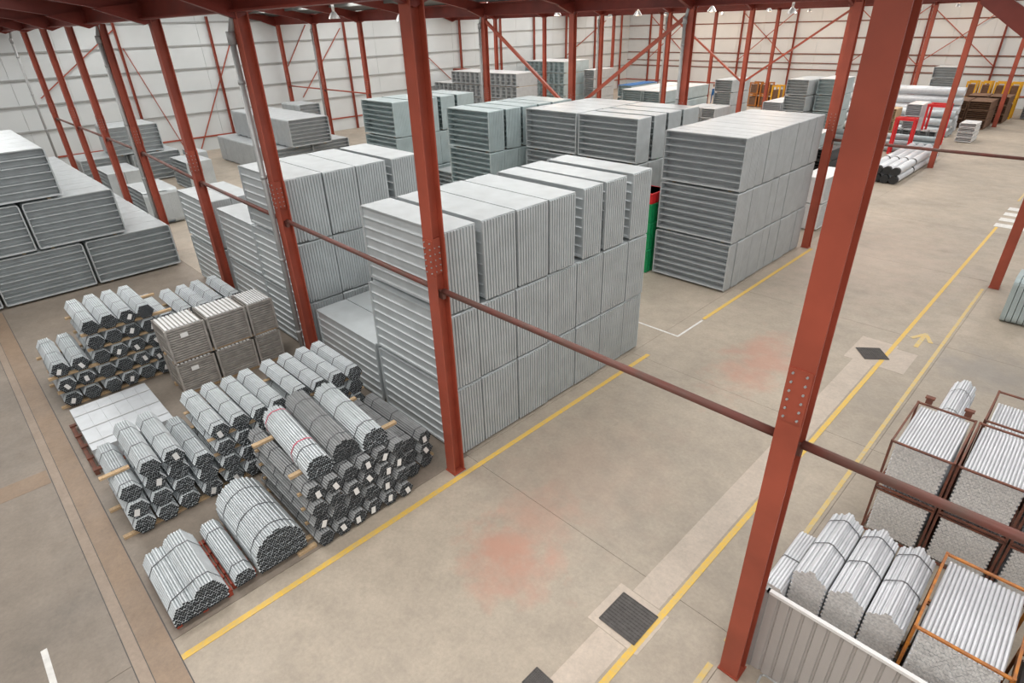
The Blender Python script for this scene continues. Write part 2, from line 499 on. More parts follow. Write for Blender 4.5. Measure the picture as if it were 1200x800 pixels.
for i, (x, y, q) in enumerate(ROW0):
    column(x, y, L0[i], True, DN.get(i))
LB_ = {12: 'red column beyond the zebra crossing, outside the right edge', 6: 'red column standing on the faded yellow line at the right edge', 0: 'red column at the far corner of the right-hand tall stack',
       -6: 'red column with grey downpipe behind the back row of tall stacks', -12: 'red column where two diagonal braces meet behind the back row', -18: 'red column with grey downpipe left of the meeting diagonal braces',
       -24: 'red column mostly hidden behind the centre column', -30: 'red column behind the leftmost tall stack of the back row', -36: 'red column with grey downpipe near the white wall, behind stacked packs', -41.7: 'red column against the white wall above the flat pack pile'}
for x, l in LB_.items():
    column(x, BAY, l, True, (-0.16, -0.2) if x in (-6, -18, -36) else None)
for i, x in enumerate([6, 0, -6, -12, -18, -24, -30, -36]):
    column(x, 2 * BAY, '%s column from the right in the third row of red columns' % ORD[i], False, (-0.16, -0.2) if x in (-24, -18) else None)
for i, x in enumerate([6, 0, -6, -12, -18, -24, -30, -36]):
    column(x, 3 * BAY, '%s column from the right in the farthest free-standing row of columns' % ORD[i], False)
pil_me = MB()
pil_me.quadbox(0, 0.2, -0.07, -0.05, 0, 9.0); pil_me.quadbox(0, 0.2, 0.05, 0.07, 0, 9.0); pil_me.quadbox(0.02, 0.035, -0.05, 0.05, 0, 9.0)
pil_me = pil_me.mesh('wall_post', 'red')
for i, y in enumerate([6.6, 12.68, 23.7, 29.7, 36.46, 42.0, 47.1, 52.5, 57.9, 63.2]):
    o = link('wall_post', pil_me, None, (XL + 0.09, y, 0.004))
    tag(o, '%s slim red post on the left white wall, counted from the near end' % ORD[i], 'wall post', 'red posts on the white walls')
for i, x in enumerate([-39, -33, -27, -21, -15, -9, -3, 3]):
    o = link('wall_post', pil_me, None, (x, YB - 0.09, 0.004), -math.pi / 2)
    tag(o, '%s slim red post on the far wall, counted from the left' % ORD[i], 'wall post', 'red posts on the white walls')

o = link('downpipe', down_me, None, (-39.2, 0.55, 0.004)); tag(o, 'grey downpipe standing left of the leftmost red column', 'downpipe')
# tie bars at half height
def tie(p0, p1, label, r=0.05, mat='rustpipe'):
    b = MB(); b.cyl(p0, p1, r, 12)
    return tag(link('tie_bar', b.mesh('tie_bar', mat)), label, 'tie bar', 'horizontal tie bars between columns')
ZT = 4.02
names0 = ['near right column and the frame edge', 'centre column and large right column', 'centre column and the column left of it', 'two columns behind the strapped crates', 'two columns at the left tray stack', None]
xs0 = [c[0] for c in ROW0]
for i in range(5):
    tie((xs0[i] - 0.14, ROW0[i][1], ZT), (xs0[i + 1] + 0.14, ROW0[i + 1][1], ZT), 'brown-red horizontal tie bar between ' + names0[i])
tie((-19.29, 0.63, ZT), (-24.35, 0.67, ZT), 'brown-red tie bar crossing above the low packs by the left wall')
for i, l in enumerate(['first', 'second']):
    tie((ROW0[6 + i][0] - 0.14, 0.68, ZT), (ROW0[7 + i][0] + 0.14, 0.68, ZT), 'brown-red tie bar, %s span behind the left tray stack' % l)
tie((0.14, BAY, ZT), (5.86, BAY, ZT), 'brown-red tie bar crossing the far aisle right of the tall stack')
tie((6.14, BAY, ZT), (11.86, BAY, ZT), 'brown-red tie bar leaving the right edge above the zebra crossing')
tie((-41.5, BAY, ZT), (-36.2, BAY, ZT), 'red tie bar beside the wall above the flat pack pile', 0.05, 'red')
tie((-35.8, BAY, ZT), (-30.2, BAY, ZT), 'red tie bar ending at the leftmost tall stack of the back row', 0.05, 'red')
tie((-42.29, 2 * BAY, 4.05), (-36.12, 2 * BAY, 4.05), 'red tie bar above the far wrapped bundles', 0.12, 'red')

def brace(p0, p1, label, r=0.05, mat='red'):
    b = MB(); b.bar(p0, p1, r, r)
    return tag(link('diagonal_brace', b.mesh('diagonal_brace', mat)), label, 'brace', 'diagonal braces')
brace((-17.88, BAY, 8.1), (-12.12, BAY, 4.2), 'left red diagonal brace meeting at a column behind the back row', 0.13)
brace((-6.12, BAY, 8.1), (-11.88, BAY, 4.2), 'right red diagonal brace meeting at a column behind the back row', 0.13)
brace((-17.88, 2 * BAY, 8.1), (-12.12, 2 * BAY, 4.1), 'left diagonal brace of the third column row, meeting near the orange crates', 0.11)
brace((-6.12, 2 * BAY, 8.1), (-11.88, 2 * BAY, 4.1), 'right diagonal brace of the third column row', 0.11)
brace((XL + 0.122, 6.58, 8.35), (XL + 0.122, 1.3, 4.6), 'thin brace on the white wall at the far left', 0.06)
brace((XL + 0.13, 6.8, 7.2), (XL + 0.13, 8.9, 0.3), 'thin steep brace on the white wall right of the first post', 0.05)
brace((XL + 0.135, 14.6, 8.3), (XL + 0.135, 10.0, 0.2), 'thin steep brace on the white wall left of the second post', 0.07)
brace((XL + 0.12, 20.3, 8.3), (XL + 0.12, 18.2, 5.4), 'short thin brace on the white wall behind a column', 0.06)
brace((XL + 0.12, 23.4, 8.0), (XL + 0.12, 19.0, 3.0), 'thin brace on the white wall ending above the flat pack pile', 0.06)
brace((XL + 0.12, 30.4, 6.9), (XL + 0.12, 35.0, 3.2), 'thin brace on the white wall above the far wrapped bundles', 0.06)
brace((XL + 0.135, 52.8, 4.5), (XL + 0.135, 60.0, 7.9), 'thin brace on the left wall near the far corner', 0.07)
for i, (xa, xb) in enumerate(((-39, -33), (-27, -21), (-15, -9), (-9, -3))):
    brace((xa, YB - 0.33, 8.3), (xb, YB - 0.33, 3.4), '%s falling diagonal brace on the far wall from the left' % ORD[i], 0.07)
    brace((xb, YB - 0.45, 8.3), (xa, YB - 0.45, 3.4), '%s rising diagonal brace on the far wall from the left' % ORD[i], 0.07)
# deep haunch plate at the top right
b = MB()
k = 0
pts = [(5.86, 6.25), (3.25, 8.1), (3.25, 8.33), (3.75, 8.33), (5.86, 6.95)]
b.prism_y(pts[::-1], BAY - 0.09, BAY + 0.09)
tag(link('haunch_plate', b.mesh('haunch_plate', 'reddk')), 'thick red diagonal haunch beam at the top right corner', 'haunch beam')

# bell lamps
lb_ = MB()
lb_.cyl((0, 0, 0.26), (0, 0, 0.62), 0.06, 10)
cap_me = lb_.mesh('gear_box', 'lampmetal')
sh = MB(); prof = [(0.06, 0.27), (0.12, 0.2), (0.2, 0.08), (0.24, 0.0)]
for (r0, z0), (r1, z1) in zip(prof[:-1], prof[1:]):
    sh.cyl((0, 0, z0), (0, 0, z1), r0, 14, r1, caps=False)
shade_me = sh.mesh('shade', 'lampmetal')
bulb_me = MB().cyl((0, 0, 0.03), (0, 0, 0.16), 0.10, 12, 0.05).mesh('bulb', 'bulb')
LAMPS = [(-26.6, 8.9, 8.3), (-17.6, 8.9, 8.35), (-12.8, 8.9, 8.15), (-20.7, 26.6, 8.3), (-14.6, 26.6, 8.15), (-10.0, 26.6, 8.2), (-5.8, 26.6, 8.0), (-30, 44.5, 8.2), (-24, 44.5, 8.2), (-15, 44.5, 8.2), (-6, 44.5, 8.2), (-18, 60, 8.1), (-33, 60, 8.1), (-27, 60, 8.1), (-6, 60, 8.1)]
for i, (x, y, z) in enumerate(LAMPS):
    r = thing('bell_lamp', '%s bell-shaped high bay lamp under the roof, counted from nearest to farthest' % (ORD[i] if i < 14 else 'fifteenth'), 'lamp', (x, y, z), 0, 'bell lamps under the roof')
    rod_me = MB().cyl((0, 0, 0.6), (0, 0, roofz(y) - z + 0.01), 0.012, 6).mesh('rod', 'lampmetal')
    children(r, [('gear_box', cap_me, None), ('bulb', bulb_me, None), ('rod', rod_me, None)])
    link('shade', shade_me, r)
    if y > 20:
        ld = bpy.data.lights.new('lamp_light', 'POINT'); ld.energy = LAMP_W * (2.2 if y > 50 else 1.0); ld.color = (1.0, 0.66, 0.42); ld.shadow_soft_size = 0.2
        lo = link('lamp_light', ld, r, (0, 0, -0.15))

# ------------------------------------------------------------------ nested panel packs
def rrect(x0, x1, z0, z1, r, n=3):
    """rounded rectangle, counter-clockwise seen from -y"""
    out = []
    for cx, cz, a0 in ((x1 - r, z0 + r, -90), (x1 - r, z1 - r, 0), (x0 + r, z1 - r, 90), (x0 + r, z0 + r, 180)):
        for k in range(n + 1):
            t = math.radians(a0 + 90 * k / n)
            out.append((cx + r * math.cos(t), cz + r * math.sin(t)))
    return out
_pk = {}
def pack_meshes(W, T, h, N, r, mat, bands, groove, fine=False):
    key = (W, round(T, 3), h, N, r, mat, bands, groove, fine)
    if key in _pk:
        return _pk[key]
    w = W / 2
    yb = min(0.33, T * 0.6)
    body = MB()
    body.prism_y(rrect(-w + groove, w - groove, 0.0005, h - 0.0005, max(r - groove, 0.006)), yb, T - 0.01)
    if groove > 0:
        p = (T - 0.012) / N
        for k in range(N):
            y0 = 0.001 + k * p
            for sg in (-1, 1):
                xa, xb = sorted((sg * w, sg * (w - groove - 0.006)))
                body.quadbox(xa, xb, y0, y0 + p * 0.62, max(r, 0.001), h - max(r, 0.001))
    me_body = body.mesh('nested_panels', mat)
    # open face: horizontal channels with deep webs and thin flange edges
    f = MB()
    zb = 0.085 if h > 0.7 else 0.05; pitch = (h - zb - 0.035) / bands
    dp_ = 0.035 if fine else yb - 0.01
    prof = [(yb - 0.01, 0.004), (yb - 0.01, zb - 0.03), (0.0, zb - 0.025)]
    for k in range(bands):
        z = zb + k * pitch
        prof += [(0.006, z), (0.006, z + 0.016), (dp_ - 0.01, z + 0.03), (dp_, z + 0.05), (dp_, z + pitch * 0.93), (0.01, z + pitch * 0.985)]
    prof += [(0.006, h - 0.035), (0.006, h - 0.012)]
    x0, x1 = -w + 0.02, w - 0.02
    for (y, z) in prof:
        f.v += [(x0, y, z), (x1, y, z)]
    for k in range(len(prof) - 1):
        f.f.append((2 * k, 2 * k + 1, 2 * k + 3, 2 * k + 2)); f.smooth.append(False)
    me_face = f.mesh('face_panel', mat)
    rim = MB()
    o = rrect(-w + groove, w - groove, zb - 0.03, h, r); i_ = rrect(-w + groove + 0.03, w - groove - 0.03, zb - 0.01, h - 0.025, max(r - 0.025, 0.005)); n = len(o)
    rim.v = [(x, 0, z) for x, z in o] + [(x, 0, z) for x, z in i_] + [(x, yb + 0.01, z) for x, z in o] + [(x, yb + 0.01, z) for x, z in i_]
    for k in range(n):
        j = (k + 1) % n
        rim.f += [(k, j, n + j, n + k), (k, 2 * n + k, 2 * n + j, j), (n + k, n + j, 3 * n + j, 3 * n + k)]; rim.smooth += [False] * 3
    me_rim = rim.mesh('rim', mat)
    sp_ = MB().quadbox(-0.05, 0.05, 0.16, T - 0.02, -0.0275, -0.0005).mesh('timber_spacer', 'timber')
    _pk[key] = (me_body, me_face, me_rim, sp_)
    return _pk[key]
TIER = 1.625
HP = 1.597
def pack(x, y, z, face, T, label, group, W=2.74, h=HP, N=None, r=0.03, mat='galv', bands=7, groove=0.02, spacer=True, name='panel_pack', fine=False):
    """x,y = middle of the face at floor level; face '-y' or '+x'"""
    if N is None:
        N = max(5, int(round(T / 0.075)))
    me = pack_meshes(W, T, h, N, r, mat, bands, groove, fine)
    o = thing(name, label, 'panel pack', (x, y, z + 0.028), 0 if face == '-y' else math.pi / 2, group)
    link('nested_panels', me[0], o); link('face_panel', me[1], o); link('rim', me[2], o)
    if spacer:
        for dx in (-W * 0.36, W * 0.36):
            link('timber_spacer', me[3], o, (dx, 0, 0))
    return o
TN = {1: ['only tier'], 2: ['lower tier', 'upper tier'], 3: ['bottom tier', 'middle tier', 'top tier'], 4: ['bottom tier', 'second tier', 'third tier', 'top tier']}
def yrow(x0, x1, bounds, tiers, where, mat='galv', groove=0.02, topb=None, **kw):
    W = x1 - x0; xc = (x0 + x1) / 2
    for t in range(tiers):
        bs = topb if (topb and t == tiers - 1) else [(bounds[i], bounds[i + 1]) for i in range(len(bounds) - 1)]
        for i, (a, c) in enumerate(bs):
            lab = 'grey steel panel pack, %s, %s from front, %s' % (TN[tiers][t], ORD[i], where)
            if len(bs) == 1:
                lab = 'grey steel panel pack, %s, %s' % (TN[tiers][t], where)
            dx = random.uniform(-0.015, 0.015)
            pack(xc + dx, a + 0.004, t * TIER, '-y', c - a - 0.012, lab, 'panel packs, ' + where, W=W - 0.03, mat=mat, groove=groove, **kw)
def xrow(xf, n, T, y0, y1, t, tiername, where, mat='galv', groove=0.012, r=0.09, **kw):
    for i in range(n):
        lab = 'grey steel panel pack, %s, %s from front, %s' % (tiername, ORD[i], where)
        pack(xf - i * T - 0.004, (y0 + y1) / 2 + random.uniform(-0.012, 0.012), t * TIER, '+x', T - 0.012, lab, 'panel packs, ' + where, W=y1 - y0 - 0.04, mat=mat, groove=groove, r=r, **kw)

yrow(-2.95, -0.2, [0.32, 1.05, 2.1, 3.07, 4.05, 5.0, 5.98, 6.76], 3, 'tall centre stack', topb=[(0.40, 1.14), (1.27, 2.16), (2.17, 3.08), (3.09, 3.93), (4.19, 4.87), (4.97, 5.76), (5.97, 6.75)], groove=0.028, fine=True)
yrow(-2.95, -0.2, [11.6, 12.09, 12.57, 13.16, 13.98, 14.51, 15.3, 16.12, 16.75, 17.5], 3, 'right-hand tall stack', groove=0.006, mat='galvlt')
yrow(-5.92, -3.12, [0.35, 1.25, 2.1, 2.95], 1, 'low stack beside the centre stack', groove=0.012, fine=True)
yrow(-9.0, -6.25, [0.36, 1.4, 2.35, 3.3, 4.35], 3, 'tall stack left of centre', topb=[(0.40, 1.4), (1.41, 2.35), (2.36, 3.28), (3.44, 4.36)], groove=0.024, fine=True)
yrow(-11.6, -9.02, [0.38, 1.3, 2.2], 2, 'stack behind the strapped crates', groove=0.012, fine=True)
yrow(-15.15, -12.45, [0.38, 1.2, 2.0], 2, 'stack beside the left trays', groove=0.012, fine=True)
yrow(-19.95, -17.2, [11.0, 11.9, 12.8, 13.7, 14.5, 15.3, 16.15], 3, 'leftmost back-row stack', groove=0.008, mat='galvteal', topb=[(11.0, 12.1), (12.25, 13.7), (13.9, 14.8), (14.95, 16.1)])
yrow(-13.6, -10.9, [11.3, 12.15, 13.0, 13.9, 14.8, 15.7, 16.6], 3, 'second back-row stack', groove=0.02, mat='galvteal', topb=[(11.3, 12.2), (12.32, 13.2), (13.32, 14.2), (14.3, 15.1), (15.2, 16.5)])
yrow(-10.5, -7.75, [13.0, 13.85, 14.7, 15.6, 16.5, 17.3], 3, 'third back-row stack', groove=0.006)
yrow(-7.65, -4.88, [13.0, 13.85, 14.7, 15.6, 16.5, 17.3], 3, 'fourth back-row stack', groove=0.006, topb=[(13.0, 13.85), (14.05, 14.85), (15.0, 15.9), (16.05, 17.2)])
yrow(-16.6, -13.9, [12.7, 13.6, 14.5, 15.4], 1, 'low stack in the back row', groove=0.01)
# left tray stack facing the aisle
wl_ = 'left tray stack'
xrow(-17.2, 12, 1.05, -2.49, 0.33, 0, 'bottom tier right row', wl_, mat='galv', bands=6)
xrow(-17.2, 8, 1.05, -5.25, -2.53, 0, 'bottom tier middle row', wl_, bands=6)
xrow(-17.2, 2, 1.05, -8.0, -5.29, 0, 'bottom tier left row', wl_, bands=6)
xrow(-17.2, 9, 1.05, -3.76, -1.08, 1, 'middle tier right row', wl_, bands=6)
xrow(-17.2, 5, 1.05, -6.5, -3.80, 1, 'middle tier left row', wl_, bands=6)
xrow(-17.2, 6, 1.05, -5.25, -2.54, 2, 'top tier', wl_, bands=6)
# packs by the left wall
wf = 'far left-wall pile'
xrow(-34.5, 3, 0.95, 2.75, 5.5, 1, 'upper tier', wf, bands=6)
xrow(-34.9, 3, 0.95, 0.95, 3.45, 0, 'lower tier left row', wf, bands=6)
xrow(-34.2, 3, 0.95, 3.5, 6.2, 0, 'lower tier right row', wf, bands=6)
yrow(-32.3, -29.5, [1.1, 1.9, 2.7], 1, 'low stack before the wall pile', groove=0.006)
yrow(-31.9, -29.1, [4.9, 5.6, 6.3], 1, 'low stack right of wall pile', groove=0.01)
yrow(-34.0, -31.95, [6.3, 7.1], 1, 'low stack behind the far wall pile', groove=0.006)
yrow(-26.3, -23.4, [1.1, 1.8, 2.6], 1, 'low stack behind the left tray stack', groove=0.01, r=0.2)
wm = 'long left-wall pile'
xrow(-28.06, 9, 0.95, 10.75, 13.45, 1, 'upper tier', wm, mat='galvlt', bands=7)
xrow(-28.7, 9, 0.98, 9.75, 12.45, 0, 'lower tier left row', wm, mat='galvlt')
xrow(-29.05, 4, 0.98, 12.5, 15.2, 0, 'lower tier right row', wm, mat='galvlt')
xrow(-35.0, 3, 0.95, 15.3, 17.2, 0, 'lower tier', 'short pile by the wall column')
xrow(-35.0, 3, 0.95, 15.0, 16.65, 1, 'upper tier', 'short pile by the wall column')

# ------------------------------------------------------------------ tube bundles
def hexpts(n, d):
    """tube centres of a hexagon with flat top, n tubes per side, (y,z)"""
    out = []
    rh = d * 0.866
    for r in range(-(n - 1), n):
        c = 2 * n - 1 - abs(r)
        for k in range(c):
            out.append(((k - (c - 1) / 2) * d, r * rh))
    return out
def tubes_mesh(pts, d, L, mat, nseg=8, bore=0.88, depth=0.45, jit=0.012, solid=False, endmat=None, inner=None):
    """tubes along -x, open ends at x=0"""
    b = MB()
    cs = [(math.cos(2 * math.pi * i / nseg + math.pi / nseg), math.sin(2 * math.pi * i / nseg + math.pi / nseg)) for i in range(nseg)]
    R = d / 2 * (0.95 if solid else 0.985)
    mi = []
    for (y, z) in pts:
        x0 = random.uniform(-jit, 0); x1 = -L + random.uniform(0, jit)
        k = len(b.v)
        b.v += [(x0, y + R * c, z + R * s) for c, s in cs] + [(x1, y + R * c, z + R * s) for c, s in cs]
        for i in range(nseg):
            j = (i + 1) % nseg
            b.f.append((k + i, k + j, k + nseg + j, k + nseg + i)); b.smooth.append(True); mi.append(0)
        b.f.append(tuple(k + nseg + nseg - 1 - i for i in range(nseg))); b.smooth.append(False); mi.append(0)
        if solid:
            q = len(b.v); b.v += [(x0 + 0.002, y + R * 1.16 * c, z + R * 1.16 * s) for c, s in cs]
            b.f.append(tuple(q + i for i in range(nseg))); b.smooth.append(False); mi.append(1)
        else:
            q = len(b.v); r2 = R * bore
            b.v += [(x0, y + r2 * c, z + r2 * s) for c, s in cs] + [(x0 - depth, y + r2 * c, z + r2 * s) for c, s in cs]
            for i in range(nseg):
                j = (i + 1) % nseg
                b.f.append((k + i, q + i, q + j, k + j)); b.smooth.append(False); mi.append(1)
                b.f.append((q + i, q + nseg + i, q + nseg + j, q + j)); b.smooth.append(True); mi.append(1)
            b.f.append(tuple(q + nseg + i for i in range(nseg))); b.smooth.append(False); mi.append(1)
    for i in range(len(b.f)):
        b.f[i] = tuple(reversed(b.f[i]))
    me = b.mesh('tubes', mat)
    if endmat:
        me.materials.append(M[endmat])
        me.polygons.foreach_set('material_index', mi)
    return me
def band_mesh(outline, x, w, mat='strap', e=0.004):
    """strap following a convex (y,z) outline"""
    b = MB(); n = len(outline)
    cy = sum(p[0] for p in outline) / n; cz = sum(p[1] for p in outline) / n
    o = []
    for (y, z) in outline:
        l = math.hypot(y - cy, z - cz); s = (l + e) / l
        o.append((cy + (y - cy) * s, cz + (z - cz) * s))
    for xx in (x - w / 2, x + w / 2):
        b.v += [(xx, y, z) for y, z in o]
    for i in range(n):
        j = (i + 1) % n
        b.f.append((i, j, n + j, n + i)); b.smooth.append(False)
    return b.mesh('strap', mat)
def hull(pts):
    pts = sorted(set((round(a, 4), round(c, 4)) for a, c in pts))
    def half(ps):
        h = []
        for p in ps:
            while len(h) > 1 and (h[-1][0] - h[-2][0]) * (p[1] - h[-2][1]) - (h[-1][1] - h[-2][1]) * (p[0] - h[-2][0]) <= 0:
                h.pop()
            h.append(p)
        return h
    lo = half(pts); up = half(pts[::-1])
    return lo[:-1] + up[:-1]
def outline(pts, d):
    q = []
    for (y, z) in pts:
        for i in range(8):
            t = math.pi * 2 * i / 8
            q.append((y + d / 2 * math.cos(t), z + d / 2 * math.sin(t)))
    return hull(q)
tag_me = MB().cbox((0.004, 0, 0), (0.004, 0.085, 0.14)).mesh('label_tag', 'paper')
class BundleKind:
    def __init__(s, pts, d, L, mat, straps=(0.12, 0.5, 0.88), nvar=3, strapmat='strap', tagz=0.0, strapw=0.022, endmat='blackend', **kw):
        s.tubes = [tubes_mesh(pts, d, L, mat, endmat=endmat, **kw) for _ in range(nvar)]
        ol = outline(pts, d)
        s.straps = [band_mesh(ol, -L * t, strapw, strapmat) for t in straps]
        s.bottom = min(p[1] for p in pts) - d / 2
        s.top = max(p[1] for p in pts) + d / 2
        s.L = L; s.tagz = tagz
def bundle(kind, x, y, z, label, group, rz=0.0, tagp=0.5, name='tube_bundle', cat='tube bundle'):
    """x = open end plane, z = bottom of the bundle"""
    o = thing(name, label, cat, (x, y, z), rz, group)
    c = (0, 0, -kind.bottom)
    link('tubes', random.choice(kind.tubes), o, c)
    for sm in kind.straps:
        link('strap', sm, o, c)
    if random.random() < tagp:
        t = link('label_tag', tag_me, o, (0, random.uniform(-0.05, 0.05), -kind.bottom + kind.tagz + random.uniform(-0.05, 0.02)))
        t.rotation_euler = (random.uniform(-0.5, 0.5), 0, 0)
    return o
def batten(x, y0, y1, z, label, group, s=0.055, w=0.09):
    o = link('timber_batten', MB().cbox((0, 0, 0), (w, y1 - y0, s)).mesh('timber_batten', 'timber'), None, (x, (y0 + y1) / 2, z + s / 2))
    return tag(o, label, 'timber batten', group)

H5 = hexpts(5, 0.0435)
K_light = BundleKind(H5, 0.0435, 1.88, 'tube', straps=(0.1, 0.42, 0.82))
K_flat = BundleKind([p for p in hexpts(5, 0.0435) if p[1] < 0.05], 0.0435, 1.9, 'tubebl', nvar=1)
K_dark = BundleKind(hexpts(4, 0.046), 0.046, 2.35, 'tubedk', straps=(0.08, 0.35, 0.62, 0.9))
K_p5 = BundleKind(hexpts(4, 0.046), 0.046, 2.0, 'tubedk', straps=(0.1, 0.5, 0.85))
def heap(ellipses, d):
    """hex lattice points inside a union of ellipses above z=0, (cy,cz,ry,rz)"""
    out = []; row = 0; z = d / 2
    while z < 2.0:
        off = (row % 2) * d / 2
        for k in range(-40, 41):
            y = k * d + off
            if any(((y - a) / c) ** 2 + ((z - b_) / e) ** 2 <= 1 for a, b_, c, e in ellipses):
                out.append((y, z))
        z += d * 0.866; row += 1
    return out
HT = 0.349   # height of a light bundle
def pile(kind, x, ys, zs, where, tagp=0.55, dz=None, names=None):
    nm = names or ['bottom layer', 'second layer', 'third layer', 'fourth layer', 'top layer']
    for j, y in enumerate(ys):
        for k, z in enumerate(zs if not callable(zs) else zs(j)):
            bundle(kind, x + random.uniform(-0.04, 0.04), y + random.uniform(-0.003, 0.003), z, 'tube bundle, %s layer up, %s column from left, %s' % (ORD[k], ORD[j], where), 'tube bundles, ' + where, tagp=tagp)
def layer_battens(xs, y0, y1, zs, where, s=0.055, jitter=0.12):
    for k, z in enumerate(zs):
        for i, x in enumerate(xs):
            batten(x, y0 - random.uniform(0, jitter), y1 + random.uniform(0, jitter), z, '%s timber batten under layer %d of %s' % ('front' if i == 0 else 'rear', k + 1, where), 'battens, ' + where, s)

def layers(n, p, s=0.055, z0=0.0):
    return [z0 + s + k * p for k in range(n)]
# pile beside the trench (far left)
P = 0.408
b4 = [(-3.67 + (k - 1) * 0.405) for k in range(4)]
w1 = 'far left tube pile'
ls = layers(5, P)
lay_all = [-4.95, -4.53] + b4 + [-2.44, -1.92, -1.5, -1.09, -0.62]
def zs1(j):
    return ls[:3] if j < 2 else (ls if j < 6 else ls[:4])
pile(K_light, -8.57, lay_all, zs1, w1, 0.6)
lastn = 0
for k in range(5):
    y0, y1 = (-5.15, -0.42) if k < 3 else ((-4.28, -0.42) if k == 3 else (-4.28, -2.25))
    for i, x in enumerate((-8.75, -10.2)):
        batten(x, y0 - random.uniform(0, .1), y1, ls[k] - 0.057, '%s timber batten under the %s layer of the far left tube pile' % ('front' if i == 0 else 'rear', ORD[k]), 'battens, ' + w1)
# near-left pile
w2 = 'pile behind the pale bundles'
l2 = layers(4, 0.352, 0.05)
K_light2 = BundleKind(hexpts(5, 0.0415), 0.0415, 1.72, 'tube', straps=(0.08, 0.4, 0.8))
def zs2(j):
    return [l2[:3], l2[:4], l2[:4], l2[:3]][j]
pile(K_light2, -2.79, [-4.98, -4.58, -4.18, -3.75], zs2, w2, 0.3)
for i, x in enumerate((-2.95, -3.9)):
    batten(x, -5.35, -3.3, 0.0, '%s floor batten of the tube pile behind the pale rounded bundles' % ('front' if i == 0 else 'rear'), 'battens, ' + w2, 0.048)
batten(-3.35, -5.3, -4.82, l2[2] + 0.351, 'short timber batten lying on the left column of the near-left tube pile', 'battens, ' + w2, 0.04)
# row of light bundles behind the dark pile
w4 = 'pale row behind the dark pile'
l4 = layers(4, 0.372, 0.05)
pile(K_light2, -2.82, [-3.31, -2.92, -2.52, -2.14, -1.62, -1.21, -0.81, -0.42], l4, w4, 0.15)
for i, x in enumerate((-3.0, -4.3)):
    for k in range(4):
        batten(x, -3.55, -0.18, l4[k] - (0.05 if k == 0 else 0.023), '%s thin batten under the %s layer of the pale tube row' % ('front' if i == 0 else 'rear', ORD[k]), 'battens, ' + w4, 0.022 if k else 0.048)
# dark pile at the yellow line
w3 = 'dark pile at the yellow line'
HD = (6 * 0.866 + 1) * 0.046
l3 = layers(4, 0.334, 0.05)
pile(K_dark, -0.1, [-2.83 + 0.334 * k for k in range(6)], l3, w3, 0.6)
for i, x in enumerate((-0.5, -2.2)):
    batten(x, -3.14, -0.95, 0.0, '%s floor batten of the dark pile at the yellow line' % ('front' if i == 0 else 'rear'), 'battens, ' + w3, 0.048)
    for k in (1, 2, 3):
        batten(x, -3.0, -1.0, l3[k] - 0.047, '%s batten under the %s layer of the dark pile' % ('front' if i == 0 else 'rear', ORD[k]), 'battens, ' + w3, 0.045, 0.05)
zt = l3[3] + HD
batten(-0.62, -3.02, -0.86, zt, 'front timber batten on top of the dark pile under three big bundles', 'battens, ' + w3, 0.05)
batten(-1.9, -3.1, -0.95, zt, 'rear timber batten on top of the dark pile under three big bundles', 'battens, ' + w3, 0.05)
K_top = BundleKind(heap([(0, 0.12, 0.25, 0.27)], 0.046), 0.046, 2.1, 'tubedk', straps=(0.12, 0.45, 0.8), nvar=1)
K_topr = BundleKind(heap([(0, 0.12, 0.23, 0.28)], 0.046), 0.046, 2.0, 'tube', straps=(0.2,), nvar=1)
K_tops = BundleKind(heap([(0, 0.12, 0.25, 0.27)], 0.046), 0.046, 2.05, 'tube', straps=(0.15, 0.55, 0.85), nvar=1)
o = bundle(K_topr, -0.22, -2.62, zt + 0.052, 'rounded tube bundle with pink strap on top of the dark pile', 'big bundles on the dark pile', -0.07, 0)
ol = outline(heap([(0, 0.12, 0.23, 0.28)], 0.046), 0.046)
link('pink_strap', band_mesh(ol, -0.62, 0.03, 'pinkstrap', 0.008), o, (0, 0, -K_topr.bottom)); link('pink_strap', band_mesh(ol, -1.8, 0.03, 'pinkstrap', 0.008), o, (0, 0, -K_topr.bottom))
o = bundle(K_top, -0.30, -2.08, zt + 0.052, 'rounded grey tube bundle, middle one on top of the dark pile', 'big bundles on the dark pile', -0.07, 0)
o = bundle(K_tops, -0.2, -1.55, zt + 0.052, 'rounded tube bundle nearest the centre column on top of the dark pile', 'big bundles on the dark pile', -0.07, 0)
# small pile beside the centre column
w5 = 'small pile by centre column'
l5 = layers(3, 0.3, 0.05)
pile(K_p5, -0.45, [-0.72, -0.36], l5, w5, 0.7)
for i, x in enumerate((-0.75, -2.1)):
    batten(x, -0.95, -0.02, 0.0, '%s floor batten of the small dark pile' % ('front' if i == 0 else 'rear'), 'battens, ' + w5, 0.048)

# pale rounded bundles at the front on pallets
def pallet(name, label, x0, x1, y0, y1, h, mat, n=5, group='low pallets'):
    o = thing(name, label, 'pallet', ((x0 + x1) / 2, (y0 + y1) / 2, 0.004), 0, group)
    lx, ly = x1 - x0, y1 - y0
    rm = MB().cbox((0, 0, h * 0.35), (lx, 0.08, h * 0.7)).mesh('runner', mat)
    for dy in (-ly / 2 + 0.05, 0, ly / 2 - 0.05):
        link('runner', rm, o, (0, dy, 0))
    bm = MB().cbox((0, 0, h * 0.85), (0.1, ly, h * 0.3)).mesh('board', mat)
    for k in range(n):
        link('board', bm, o, (-lx / 2 + 0.06 + k * (lx - 0.12) / (n - 1), 0, 0))
    return o
pallet('low_pallet', 'low red pallet under the leftmost pale rounded bundles', -1.75, -0.3, -5.3, -4.42, 0.12, 'redpal')
K_r1 = BundleKind(heap([(-0.18, 0.1, 0.23, 0.26), (0.16, 0.14, 0.25, 0.36)], 0.043), 0.043, 1.5, 'tube', straps=(0.15, 0.75), nvar=1)
